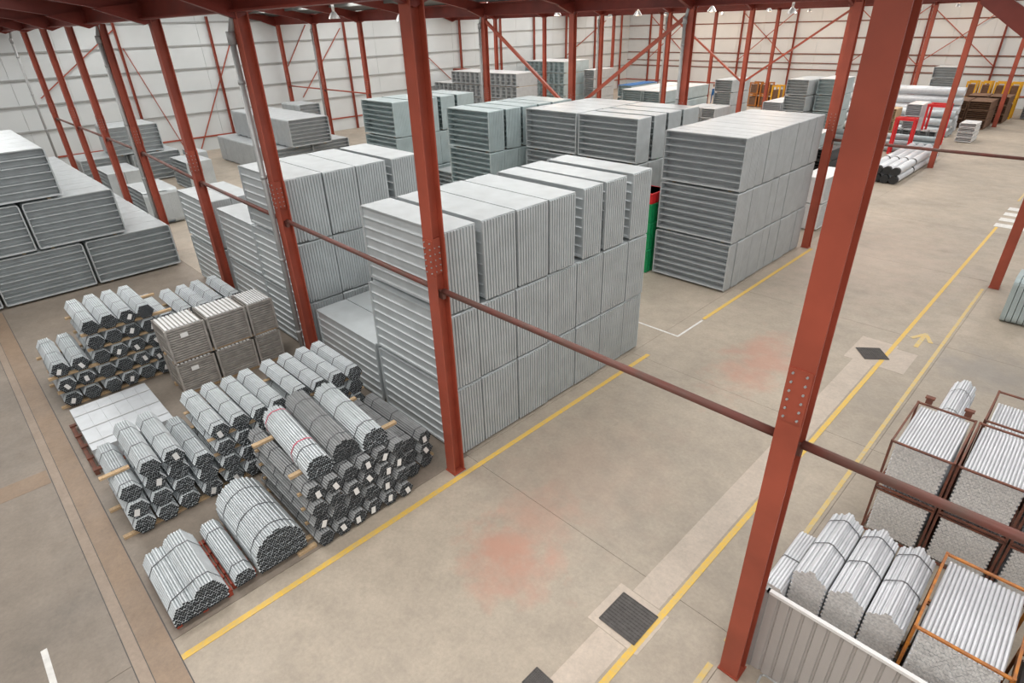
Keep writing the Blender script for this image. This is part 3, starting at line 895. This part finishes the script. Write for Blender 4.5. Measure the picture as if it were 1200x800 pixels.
bundle(K_r1, -0.2, -4.90, 0.13, 'pale double-humped tube bundle on a red pallet, nearest to the camera', 'pale rounded bundles', 0, 0)
pallet('low_pallet', 'low red pallet under the slim pale bundle', -1.75, -0.4, -4.4, -3.99, 0.12, 'redpal')
K_r2 = BundleKind(heap([(0, 0.06, 0.17, 0.22)], 0.043), 0.043, 1.55, 'tube', straps=(0.15, 0.8), nvar=1)
bundle(K_r2, -0.25, -4.2, 0.13, 'slim low pale tube bundle between two larger rounded bundles', 'pale rounded bundles', 0, 0)
K_r3 = BundleKind(heap([(0, 0.2, 0.43, 0.50)], 0.043), 0.043, 1.75, 'tube', straps=(0.12, 0.45, 0.78), nvar=1)
pallet('low_pallet', 'low timber pallet under the large pale rounded bundle', -2.0, -0.4, -3.95, -3.2, 0.1, 'timber')
bundle(K_r3, -0.25, -3.55, 0.111, 'large pale rounded tube bundle beside the dark pile', 'pale rounded bundles', 0, 0)
batten(-0.28, -3.32, -2.98, 0.0, 'short timber batten on the floor beside the dark pile', 'loose battens', 0.05)

# flat bar pallet
fp = pallet('low_pallet', 'low rusty pallet under the flat pale bar packs', -7.6, -5.3, -5.28, -3.62, 0.12, 'rust', 5)
fm = MB()
for k in range(9):
    fm.quadbox(-1.05, 1.05, -0.13, 0.13, k * 0.044, k * 0.044 + 0.04)
fm.quadbox(-1.04, 1.04, -0.12, 0.12, 0, 0.39)
fm = fm.mesh('flat_bars', 'flatbar')
fs = MB().quadbox(-0.012, 0.012, -0.135, 0.135, 0.397, 0.402).mesh('strap', 'zincpipe')
for k in range(6):
    o = thing('flat_bar_pack', 'pale flat bar pack, %s from the left on the low pallet' % ORD[k], 'bar pack', (-6.48, -5.02 + k * 0.262, 0.126), 0, 'flat bar packs')
    link('flat_bars', fm, o)
    for dx in (-0.6, 0.1, 0.75):
        link('strap', fs, o, (dx, 0, 0))

# strapped crates of slats wrapped in film
def crate(x, y, z, wy, lx, h, label):
    o = thing('slat_crate', label, 'slat crate', (x, y, z), 0, 'strapped slat crates')
    n = 14
    sm = MB().quadbox(-lx, 0, -wy / 2, wy / 2, 0, h / n - 0.02).mesh('slat_layer', 'slatwrap')
    for k in range(n):
        link('slat_layer', sm, o, (random.uniform(-0.03, 0.0), random.uniform(-0.012, 0.012), 0.004 + k * h / n))
    tb = MB()
    for k in range(9):
        tb.quadbox(-lx + 0.02, -0.02, -wy / 2 + 0.02 + k * (wy - 0.04) / 9, -wy / 2 + 0.02 + (k + 0.62) * (wy - 0.04) / 9, h - 0.004, h + 0.02)
    link('top_slats', tb.mesh('top_slats', 'plasticw'), o)
    cp = MB().cbox((0, 0, h / 2), (0.05, 0.05, h)).mesh('corner_post', 'slatwrap')
    for yy in (-wy / 2 - 0.004, wy / 2 + 0.004):
        for xx in (-lx - 0.004, 0.004):
            link('corner_post', cp, o, (xx, yy, 0))
    if y < -2.3:
        link('label_tag', MB().cbox((0.018, -0.05, h * 0.75), (0.006, 0.17, 0.11)).mesh('label_tag', 'paper'), o)
    return o
for k, (z, t) in enumerate(((0.1, 'lower'), (0.98, 'upper'))):
    for j, (y, wy, q) in enumerate(((-2.47, 0.86, 'left'), (-1.48, 0.9, 'middle'), (-0.62, 0.62, 'right'))):
        crate(-7.0, y, z, wy, 0.92, 0.80 if k == 0 else 0.86, 'film-wrapped slat crate, %s %s of the strapped group' % (t, q))
for j, (y, q) in enumerate(((-2.47, 'left'), (-1.48, 'middle'), (-0.62, 'right'))):
    for xx in (-7.2, -7.75):
        pass
for i, x in enumerate((-7.12, -7.8)):
    batten(x, -2.92, -0.3, 0.0, '%s timber bearer under the slat crates' % ('front' if i == 0 else 'rear'), 'bearers under the slat crates', 0.095)
    batten(x, -2.92, -0.3, 0.925, '%s timber bearer between the slat crates' % ('front' if i == 0 else 'rear'), 'bearers under the slat crates', 0.052)

# ------------------------------------------------------------------ right side: stillages and bright tube bundles
def grid_pts(w, h, d):
    out = []; row = 0; z = d / 2
    while z < h - d / 2 + 1e-6:
        off = (row % 2) * d / 2; y = -w / 2 + d / 2 + off
        while y <= w / 2 - d / 2 + 1e-6:
            out.append((y, z)); y += d
        z += d * 0.868; row += 1
    return out
_sm = {}
def stillage(xc, y0, z, w, L, h, fill, d, label, mat, group, posts=0.0):
    """frame crate, tubes along +y, face toward -y at y0"""
    o = thing('tube_stillage', label, 'tube stillage', (xc, y0, z), -math.pi / 2, group)
    key = (w, L, fill, d)
    if key not in _sm:
        _sm[key] = tubes_mesh(grid_pts(w - 0.1, fill, d), d, L - 0.06, 'tubewh', 6, jit=0.008, solid=True, endmat='barend')
    link('tubes', _sm[key], o, (-0.03, 0, 0.07))
    s = 0.034
    pm = MB().quadbox(-s, 0, -s / 2, s / 2, 0, h + posts).mesh('post', mat)
    for (dx, dy) in ((0, -w / 2), (0, w / 2), (-L + s, -w / 2), (-L + s, w / 2)):
        link('post', pm, o, (dx, dy, 0))
    rm = MB().quadbox(-L, 0, -0.014, 0.014, -0.014, 0.014).mesh('side_rail', mat)
    for dy in (-w / 2, w / 2):
        for zz in (0.03, h - 0.02):
            link('side_rail', rm, o, (0, dy, zz))
    em = MB().quadbox(-0.03, 0.01, -w / 2, w / 2, -0.012, 0.012).mesh('end_rail', mat)
    for dx in (0, -L + 0.03):
        for zz in (0.03, h - 0.02):
            link('end_rail', em, o, (dx, 0, zz))
    return o
gs = 'tube stillages on the right'
for t in (0, 1):
    stillage(6.83, 3.93, 0.004 + 0.985 * t, 0.84, 1.5, 0.975, 0.88, 0.046, 'rusty frame stillage of pale tubes, %s, next to the yellow line' % ('lower' if t == 0 else 'upper'), 'rust', gs)
    stillage(7.74, 3.93, 0.004 + 0.985 * t, 0.86, 1.5, 0.975, 0.88, 0.046, 'rusty frame stillage of pale tubes, %s, second from the yellow line' % ('lower' if t == 0 else 'upper'), 'rust', gs)
    stillage(8.66, 3.93, 0.004 + 0.985 * t, 0.86, 1.5, 0.975, 0.88, 0.046, 'rusty frame stillage of pale tubes, %s, cut by the right edge' % ('lower' if t == 0 else 'upper'), 'rust', gs)
    stillage(7.78, 5.55, 0.004 + 0.985 * t, 0.86, 1.2, 0.975, 0.86 if t == 0 else 0.7, 0.046, 'rusty frame stillage of pale tubes, %s, behind the second one' % ('lower' if t == 0 else 'upper'), 'rust', gs)
for t in (0, 1):
    stillage(8.05, 0.62, 0.004 + 0.935 * t, 0.9, 1.45, 0.925, 0.8 if t == 0 else 0.78, 0.046, 'orange frame stillage of pale tubes, %s, behind the low cladding wall' % ('lower' if t == 0 else 'upper'), 'orange', gs)
    stillage(9.08, 0.62, 0.004 + 0.935 * t, 0.9, 1.45, 0.925, 0.8, 0.046, 'orange frame stillage of pale tubes, %s, cut by the lower right corner' % ('lower' if t == 0 else 'upper'), 'orange', gs)
# short bundle behind the first stillage
K_s = BundleKind(heap([(0, 0.2, 0.2, 0.30)], 0.045), 0.045, 1.9, 'tubewh', straps=(0.3, 0.75), nvar=1, solid=True, endmat='barend', nseg=6)
sb = [bundle(K_s, 6.83, 5.6, 0.05 + 0.52 * k, 'short pale tube bundle behind the first rusty stillage, %s' % q, 'short pale bundles', -math.pi / 2, 0) for k, q in ((0, 'lowest'), (1, 'middle'), (2, 'topmost'))]
for i, y in enumerate((5.75, 7.2)):
    o = link('timber_batten', MB().cbox((0, 0, 0.024), (0.5, 0.08, 0.044)).mesh('timber_batten', 'timber'), None, (6.83, y, 0.003))
    tag(o, '%s floor batten under the short pale tube bundles' % ('front' if i == 0 else 'rear'), 'timber batten', 'battens under the short bundles')
# red clamps on the stillage end
for i, x in enumerate((6.55, 7.12)):
    b = MB().cbox((0, 0, 0.05), (0.1, 0.06, 0.1)); b.cbox((0, 0.0, 0.115), (0.14, 0.09, 0.03))
    tag(link('stacking_lug', b.mesh('stacking_lug', 'rust'), None, (x, 5.46, 1.96)), '%s rusty stacking lug on the back rail of the first stillage' % ('left' if i == 0 else 'right'), 'stacking lug', 'stacking lugs')

def heapr(w, h, rc, d):
    out = []; row = 0; z = d / 2
    while z < h - d / 2:
        yy = -w / 2 + d / 2 + (row % 2) * d / 2
        while yy <= w / 2 - d / 2 + 1e-6:
            ay, az = abs(yy) - (w / 2 - rc - d / 2), z - (h - rc - d / 2)
            if not (ay > 0 and az > 0 and math.hypot(ay, az * 1.6) > rc):
                out.append((yy, z))
            yy += d
        z += d * 0.866; row += 1
    return out
# bright bundles behind the low cladding wall
K_b = BundleKind(heapr(0.435, 0.72, 0.15, 0.043), 0.045, 1.45, 'tubewh', straps=(0.45, 0.85), nvar=2, solid=True, endmat='barend', nseg=8, jit=0.01)
gb = 'bright tube bundles behind the low wall'
for j, (x, q) in enumerate(((6.435, 'left'), (6.885, 'middle'), (7.335, 'right'))):
    bundle(K_b, x, 0.86, 0.06, 'bright tube bundle, lower %s, behind the low cladding wall' % q, gb, -math.pi / 2, 0)
    bundle(K_b, x, 0.86, 0.84, 'bright tube bundle, upper %s, behind the low cladding wall' % q, gb, -math.pi / 2, 0)
K_c = BundleKind(heapr(0.27, 0.6, 0.1, 0.043), 0.045, 1.25, 'tubewh', straps=(0.5,), nvar=1, solid=True, endmat='barend', nseg=8, jit=0.01)
bundle(K_c, 6.08, 0.62, 0.05, 'small bright tube bundle beside the large right column, lower one', gb, -math.pi / 2, 0)
bundle(K_c, 6.08, 0.62, 0.68, 'small bright tube bundle beside the large right column, upper one', gb, -math.pi / 2, 0)
for i, y in enumerate((1.05, 2.0)):
    for z, q in ((0.002, 'on the floor under'), (0.785, 'between the layers of')):
        o = link('timber_batten', MB().cbox((0, 0, 0.026), (1.32, 0.08, 0.05)).mesh('timber_batten', 'timber'), None, (6.92, y, z))
        tag(o, '%s timber batten %s the bright tube bundles' % ('front' if i == 0 else 'rear', q), 'timber batten', 'battens under the bright bundles')

# low cladding wall with rail and hoop
cw = thing('cladding_wall', 'low pale grey ribbed cladding wall behind the large right column', 'low wall', (6.16, 0.22, 0.004))
def clad_sheet():
    b = MB(); p = []
    for k in range(2):
        x = k * 0.15
        p += [(x, 0), (x + 0.105, 0), (x + 0.118, 0.025), (x + 0.137, 0.025)]
    p.append((0.30, 0))
    for (x_, y_) in p:
        b.v += [(x_, y_, 0), (x_, y_, 1.5)]
    for (x_, y_) in p:
        b.v += [(x_, y_ + 0.012, 0), (x_, y_ + 0.012, 1.5)]
    n = len(p)
    for k in range(n - 1):
        b.f.append((2 * k, 2 * k + 2, 2 * k + 3, 2 * k + 1)); b.smooth.append(False)
        q = 2 * n
        b.f.append((q + 2 * k, q + 2 * k + 1, q + 2 * k + 3, q + 2 * k + 2)); b.smooth.append(False)
    return b.mesh('cladding_sheet', 'clad')
cs_me = clad_sheet()
for k in range(12):
    link('cladding_sheet', cs_me, cw, (k * 0.301, 0, 0))
link('top_rail', MB().quadbox(-0.03, 3.62, -0.02, 0.035, 1.5, 1.545).mesh('top_rail', 'trimw'), cw)
link('end_post', MB().quadbox(-0.06, -0.002, -0.02, 0.05, 0, 1.545).mesh('end_post', 'zincpipe'), cw)
hb = MB(); pts = [(6.36, -0.12, 0.0), (6.40, -0.12, 0.42), (6.45, -0.12, 0.47), (7.1, -0.12, 0.47), (7.16, -0.12, 0.42), (7.2, -0.12, 0.0)]
for a_, c_ in zip(pts[:-1], pts[1:]):
    hb.cyl(a_, c_, 0.014, 8)
tag(link('hoop_guard', hb.mesh('hoop_guard', 'zincpipe'), None, (0, 0, 0.004)), 'thin grey hoop rail in front of the low cladding wall', 'hoop rail')

# nested trough stack at the right edge
tg = 'nested troughs at the right edge'
for k in range(5):
    b = MB()
    b.prism_y(rrect(-0.55, 0.55, 0, 1.35, 0.2, 4), 0, 0.12)
    o = link('nested_trough', b.mesh('nested_trough', 'galvteal'), None, (6.68 + k * 0.135, 15.5, 0.008), math.pi / 2)
    tag(o, '%s grey trough standing on edge at the right edge, counted from the left' % ORD[k], 'trough', tg)

# ------------------------------------------------------------------ background goods
def tower(xs, y, W, h, tiers, T, mat, where, pitch=None, lid=None, bands=5, groove=0.0, noun='grey pack', r=0.03):
    pitch = pitch or h + 0.028
    for j, x in enumerate(xs):
        for t in range(tiers):
            lab = '%s, %s tier%s, %s' % (noun, ORD[t] if t < tiers - 1 else 'top', ', %s from left' % ORD[j] if len(xs) > 1 else '', where)
            o = pack(x, y + random.uniform(-0.03, 0.03), t * pitch, '-y', T, lab, noun + 's, ' + where, W=W, h=h, mat=mat, bands=bands, groove=groove, spacer=True, r=r, name='goods_pack')
            if lid and t == tiers - 1:
                link('lid_sheet', MB().quadbox(-W / 2 - 0.02, W / 2 + 0.02, -0.02, T + 0.02, h + 0.001, h + 0.03).mesh('lid_sheet', lid), o)
tower([-38.6 + 0.66 * k for k in range(13)], 32.4, 0.6, 1.02, 4, 2.6, 'galvlt', 'far left block', lid='plasticw', bands=3, noun='pale wrapped pack')
tower([-40.3 + 0.7 * k for k in range(8)], 44.0, 0.64, 1.06, 4, 4.0, 'galvteal', 'bluish far block', lid='plasticw', bands=3, noun='bluish wrapped pack')
tower([-33.6], 46.2, 1.3, 0.85, 4, 3.5, 'galvlt', 'right of the bluish far block', lid='plasticw')
tower([-24.7], 40.0, 1.4, 0.95, 3, 4.0, 'galvteal', 'beside the two long pale packs', lid='blue', bands=4)
tower([-22.55, -20.5], 38.0, 1.85, 0.92, 3, 7.2, 'galvteal', 'behind the back row', lid='plasticw', bands=5, noun='long pack', r=0.1)
tower([-15.6], 40.0, 1.4, 0.9, 4, 3.0, 'galv', 'right of the standing person', bands=5)
tower([-9.3], 38.0, 1.45, 1.0, 4, 3.0, 'galv', 'behind the right-hand tall stack', bands=5, r=0.08)
tower([-7.65], 39.0, 1.4, 1.0, 4, 2.6, 'galvteal', 'left of the large right column', bands=4, lid='plasticw')
tower([-10.9], 38.2, 1.3, 0.62, 4, 3.0, 'tubewh', 'left of the far tower', bands=6, noun='pale profile pack')
tower([-13.4, -12.2], 44.5, 1.1, 0.6, 3, 2.5, 'galvlt', 'under the orange crates', bands=4, noun='low pale pack')
tower([-5.1], 58.0, 1.8, 0.9, 4, 2.0, 'galv', 'beside the yellow crates', bands=4)
tower([1.5, 3.1], 58.4, 1.4, 0.95, 3, 2.5, 'tubedk', 'dark stack right of the yellow crates', bands=4, noun='dark pack')
tower([-2.45, -1.02], 51.2, 1.35, 0.62, 3, 2.6, 'brown', 'brown stack along the far aisle', bands=4, noun='brown board pack')
tower([-1.9, -0.5], 55.0, 1.3, 0.62, 3, 2.2, 'brown', 'farther brown stack', bands=4, noun='brown board pack')
tower([-0.35], 45.0, 0.95, 0.28, 4, 1.6, 'plasticw', 'white stack at the aisle edge', bands=2, noun='white flat pack')
tower([-4.4], 41.6, 0.95, 0.72, 3, 1.3, 'timber', 'before the big grey pipes', bands=5, noun='timber crate')
tower([-3.2], 42.6, 0.9, 0.8, 3, 2.0, 'tubewh', 'right of the timber crates', bands=6, noun='pale rod pack')
tower([-27.6], 19.4, 2.6, 0.55, 2, 1.6, 'galvlt', 'low white goods', bands=3, noun='low pale pack', lid='plasticw')
tower([-26.2], 16.4, 1.5, 0.75, 1, 1.6, 'tubedk', 'left of the back row', bands=3, noun='low dark pack')
tower([-31.6], 20.2, 2.2, 0.8, 2, 2.0, 'plasticw', 'white goods by the left wall', bands=3, noun='white pack')
tower([-14.0, -12.9], 33.0, 1.0, 0.62, 4, 2.2, 'galvlt', 'behind the fourth back-row stack', bands=5, noun='pale flat pack')
tower([-8.2, -6.9], 30.5, 1.15, 0.8, 3, 2.6, 'galv', 'just behind the right-hand stack', bands=5, noun='steel pack', r=0.08)
tower([-5.0], 29.0, 1.2, 0.7, 3, 2.4, 'galvteal', 'behind the right-hand stack corner', bands=4, noun='bluish pack', lid='plasticw')
tower([-3.4, -2.9, -2.4, -1.9, -1.4], 40.7, 0.4, 0.55, 2, 0.8, 'tubedk', 'row behind the crosswise pipes', bands=3, noun='small dark pack')
tower([-3.45], 28.0, 0.8, 0.55, 3, 1.6, 'black', 'behind the right-hand stack', bands=3, noun='black pack')
for t in range(2):
    pack(-0.42, 21.0, t * 1.09, '+x', 1.0, 'white profile pack, %s one, beyond the right-hand tall stack' % ('lower' if t == 0 else 'upper'), 'white profile packs', W=2.3, h=1.06, mat='plasticw', bands=12, groove=0.0, name='goods_pack')
tower([-41.3 + 0.66 * k for k in range(4)], 32.5, 0.6, 1.02, 3, 2.4, 'galvlt', 'low end of the far left block', bands=3, noun='pale wrapped pack', lid='plasticw')
# white tubes lying in the back hall
K_far = BundleKind(hexpts(3, 0.1), 0.1, 4.0, 'tubewh', straps=(0.2, 0.8), nvar=1, nseg=6)
for j in range(5):
    for k in range(3):
        bundle(K_far, -19.2 + j * 0.6, 40.2, 0.03 + k * 0.47, 'white tube bundle, %s layer, %s from left, behind the back row' % (ORD[k], ORD[j]), 'white tube bundles behind the back row', -math.pi / 2, 0)
# round pipes
def pipe_mesh(r, L, mat, n=18, wall=0.9):
    b = MB()
    cs = [(math.cos(2 * math.pi * i / n), math.sin(2 * math.pi * i / n)) for i in range(n)]
    for (x, rr) in ((0, r), (-L, r), (0, r * wall), (-L, r * wall)):
        b.v += [(x, rr * c, r + rr * s_) for c, s_ in cs]
    for i in range(n):
        j = (i + 1) % n
        b.f += [(j, i, n + i, n + j), (i, j, 2 * n + j, 2 * n + i), (2 * n + i, 2 * n + j, 3 * n + j, 3 * n + i), (n + j, n + i, 3 * n + i, 3 * n + j)]
        b.smooth += [True, False, True, False]
    return b.mesh('pipe', mat)
pp = pipe_mesh(0.2, 8.0, 'tubewh'); cap = MB().cyl((0.02, 0, 0.2), (-0.25, 0, 0.2), 0.207, 18).mesh('end_cap', 'black')
sl = MB().cyl((-2.9, 0, 0.2), (-3.1, 0, 0.2), 0.206, 18, caps=False).mesh('sleeve', 'black')
for k in range(2):
    for j in range(4):
        o = thing('pipe', 'pale pole with black end cap, %s layer, %s from left, by the far aisle' % ('lower' if k == 0 else 'upper', ORD[j]), 'pipe', (-1.72 + j * 0.425, 30.1 + random.uniform(-0.1, 0.1), 0.02 + k * 0.42), -math.pi / 2, 'black-capped poles')
        link('pole', pp, o); link('end_cap', cap, o); link('sleeve', sl, o)
p2 = pipe_mesh(0.19, 6.0, 'tubebl')
for i, (y, z) in enumerate(((39.1, 0.02), (39.5, 0.02), (39.9, 0.02), (39.3, 0.35), (39.7, 0.35), (39.5, 0.68))):
    o = link('pipe', p2, None, (-0.7, y, z)); tag(o, '%s long pale pipe lying crosswise behind the black-capped poles' % ORD[i], 'pipe', 'crosswise pale pipes')
p3 = pipe_mesh(0.3, 9.0, 'tube')
for i, (y, z) in enumerate(((46.6, 0.02), (47.22, 0.02), (47.84, 0.02), (46.91, 0.57), (47.53, 0.57), (47.22, 1.12))):
    o = link('pipe', p3, None, (-1.6, y, z)); tag(o, '%s big grey pipe lying crosswise below the yellow crates' % ORD[i], 'pipe', 'big crosswise pipes')
p4 = pipe_mesh(0.3, 9.0, 'tubewh')
for i, (y, z) in enumerate(((49.0, 0.02), (49.62, 0.02), (49.31, 0.57), (49.31, 1.18), (49.31, 1.80), (49.31, 2.42))):
    o = link('pipe', p4, None, (-1.8, y, z)); tag(o, '%s big pale pipe in the rear crosswise pile' % ORD[i], 'pipe', 'big crosswise pipes')
# red trestles
def trestle(x, y, w, d, h, label):
    o = thing('red_trestle', label, 'trestle', (x, y, 0.004), 0, 'red trestles')
    pm = MB().cbox((0, 0, h / 2), (0.12, 0.12, h)).mesh('leg', 'redframe')
    for dx in (-w / 2, w / 2):
        for dy in (0, d):
            link('leg', pm, o, (dx, dy, 0))
    rm = MB().cbox((0, 0, 0), (w + 0.12, 0.12, 0.16)).mesh('cross_rail', 'redframe')
    for dy in (0, d):
        link('cross_rail', rm, o, (0, dy, h))
    sm = MB().cbox((0, d / 2, 0), (0.12, d, 0.12)).mesh('side_rail', 'redframe')
    for dx in (-w / 2, w / 2):
        link('side_rail', sm, o, (dx, 0, h))
trestle(-2.5, 38.3, 1.0, 0.5, 2.1, 'bright red trestle frame before the timber crates')
trestle(-1.8, 42.3, 1.1, 1.0, 2.5, 'taller bright red trestle frame beside the third-row column')
# yellow stillages
def ystill(x, y, z, label, mat='yframe', w=0.62, h=1.35):
    o = thing('yellow_crate', label, 'crate', (x, y, z), 0, 'yellow crates')
    pm = MB().cbox((0, 0, h / 2), (0.12, 0.1, h)).mesh('post', mat)
    for dx in (-w / 2, w / 2):
        for dy in (0, 1.0):
            link('post', pm, o, (dx, dy, 0))
    link('deck', MB().quadbox(-w / 2, w / 2, 0.0, 1.0, 0.05, 0.15).mesh('deck', mat), o)
    link('load', MB().quadbox(-w / 2 + 0.08, w / 2 - 0.08, 0.06, 0.94, 0.152, h * 0.8).mesh('load', 'brown'), o)
    rm = MB().quadbox(-w / 2, w / 2, -0.04, 0.04, h - 0.12, h - 0.01).mesh('rail', mat)
    link('rail', rm, o); link('rail', rm, o, (0, 1.0, 0))
for j in range(4):
    for t in range(2):
        ystill(-3.0 + j * 0.95, 58.0, 0.004 + 1.36 * t, 'yellow framed crate, %s, %s from left, at the far end of the aisle' % ('lower' if t == 0 else 'upper', ORD[j]))
for j in range(2):
    ystill(-20.0 + j * 1.1, 55.0, 0.004, '%s orange framed crate near the far wall' % ('left' if j == 0 else 'right'), 'orange', 0.8, 1.1)
    ystill(-20.0 + j * 1.1, 55.0, 1.115, '%s orange framed crate near the far wall, on top' % ('left' if j == 0 else 'right'), 'orange', 0.8, 1.1)
ystill(-17.8, 55.0, 0.004, 'single tall yellow framed crate beside the orange crates', 'yframe', 0.7, 2.0)
# green and red plastic crates between the tall stacks
def pcrate(z, h, mat, label):
    o = thing('plastic_crate', label, 'plastic crate', (-3.62, 11.9, z), 0, 'plastic crates between the tall stacks')
    link('tub', MB().quadbox(-0.5, 0.5, -0.45, 0.45, 0, h).mesh('tub', mat), o)
    rm = MB().cbox((0, 0, h / 2), (0.04, 0.02, h - 0.06)).mesh('rib', mat); rx = MB().cbox((0, 0, h / 2), (0.02, 0.04, h - 0.06)).mesh('rib', mat)
    for k in range(6):
        link('rib', rm, o, (-0.45 + k * 0.18, -0.46, 0)); link('rib', rx, o, (0.51, -0.42 + k * 0.168, 0))
    link('lip', MB().quadbox(-0.54, 0.54, -0.49, 0.49, h - 0.05, h).mesh('lip', mat), o)
pcrate(0.006, 0.85, 'green', 'bottom green plastic crate between the tall stacks')
pcrate(0.86, 0.95, 'green', 'middle green plastic crate between the tall stacks')
pcrate(1.815, 0.66, 'green', 'top green plastic crate between the tall stacks')
pcrate(2.48, 0.36, 'redframe', 'red plastic crate on top of the green crates')

# person in blue overalls far behind the back row
def person(x, y, h, rz):
    sc = h / 1.78
    V = []; E_ = []; Rr = []
    def add(p, r, parent=None):
        V.append(Vector(p) * sc); Rr.append(r * sc)
        if parent is not None:
            E_.append((parent, len(V) - 1))
        return len(V) - 1
    pel = add((0, 0, 0.95), 0.15)
    wst = add((0, 0, 1.1), 0.135, pel); che = add((0, 0, 1.32), 0.155, wst); nb = add((0, 0, 1.46), 0.08, che)
    nk = add((0, -0.01, 1.53), 0.055, nb); hd = add((0, -0.02, 1.62), 0.085, nk); tp = add((0, -0.015, 1.72), 0.075, hd)
    for s_ in (-1, 1):
        sh_ = add((s_ * 0.18, 0, 1.42), 0.065, che); el = add((s_ * 0.25, 0.01, 1.15), 0.045, sh_); wr = add((s_ * 0.24, -0.09, 0.93), 0.033, el); hn = add((s_ * 0.23, -0.12, 0.84), 0.03, wr)
        hp = add((s_ * 0.1, 0, 0.88), 0.095, pel); kn = add((s_ * 0.115, -0.01, 0.5), 0.065, hp); an = add((s_ * 0.12, 0.02, 0.1), 0.047, kn); to = add((s_ * 0.13, -0.13, 0.04), 0.04, an)
    me = bpy.data.meshes.new('body'); me.from_pydata(V, E_, [])
    o = bpy.data.objects.new('person_form', me); COL.objects.link(o)
    md = o.modifiers.new('skin', 'SKIN')
    for i, r in enumerate(Rr):
        me.skin_vertices[0].data[i].radius = (r, r * 0.85)
    me.skin_vertices[0].data[0].use_root = True
    o.modifiers.new('sub', 'SUBSURF').levels = 1
    bpy.context.view_layer.update()
    bm_ = bpy.data.meshes.new_from_object(o.evaluated_get(bpy.context.evaluated_depsgraph_get()))
    bpy.data.objects.remove(o)
    bm_.name = 'person'
    bm_.materials.clear()
    for k in ('blue', 'shirt', 'skin', 'black'):
        bm_.materials.append(M[k])
    for p in bm_.polygons:
        c = p.center / sc
        p.use_smooth = True
        p.material_index = 2 if c.z > 1.5 or (abs(c.x) > 0.17 and c.z < 0.9 and c.z > 0.78) else (1 if (c.z > 1.36 or (abs(c.x) > 0.185 and c.z > 0.88)) else (3 if c.z < 0.07 else 0))
    zmin = min(v.co.z for v in bm_.vertices)
    ob = link('person', bm_, None, (x, y, -zmin + 0.003), rz)
    tag(ob, 'person in blue overalls standing among the far stacks', 'person')
    hb = MB()
    for i, (z0, r0, z1, r1) in enumerate(((1.64, 0.098, 1.70, 0.1), (1.70, 0.1, 1.77, 0.075), (1.77, 0.075, 1.80, 0.03))):
        hb.cyl((0, -0.005 * sc, z0 * sc), (0, -0.005 * sc, z1 * sc), r0 * sc, 12, r1 * sc, caps=(i == 2))
    link('hair', hb.mesh('hair', 'brown'), ob)
    fm_ = MB(); fm_.cbox((0, -0.105 * sc, 1.625 * sc), (0.022 * sc, 0.03 * sc, 0.05 * sc))
    link('nose', fm_.mesh('nose', 'skin'), ob)
    em_ = MB(); 
    for s_ in (-1, 1):
        em_.cbox((s_ * 0.033 * sc, -0.096 * sc, 1.655 * sc), (0.022 * sc, 0.012 * sc, 0.012 * sc))
    link('eyes', em_.mesh('eyes', 'black'), ob)
    mm_ = MB().cbox((0, -0.098 * sc, 1.58 * sc), (0.045 * sc, 0.01 * sc, 0.01 * sc)); link('mouth', mm_.mesh('mouth', 'redframe'), ob)
person(-24.4, 55.3, 1.85, 0.6)
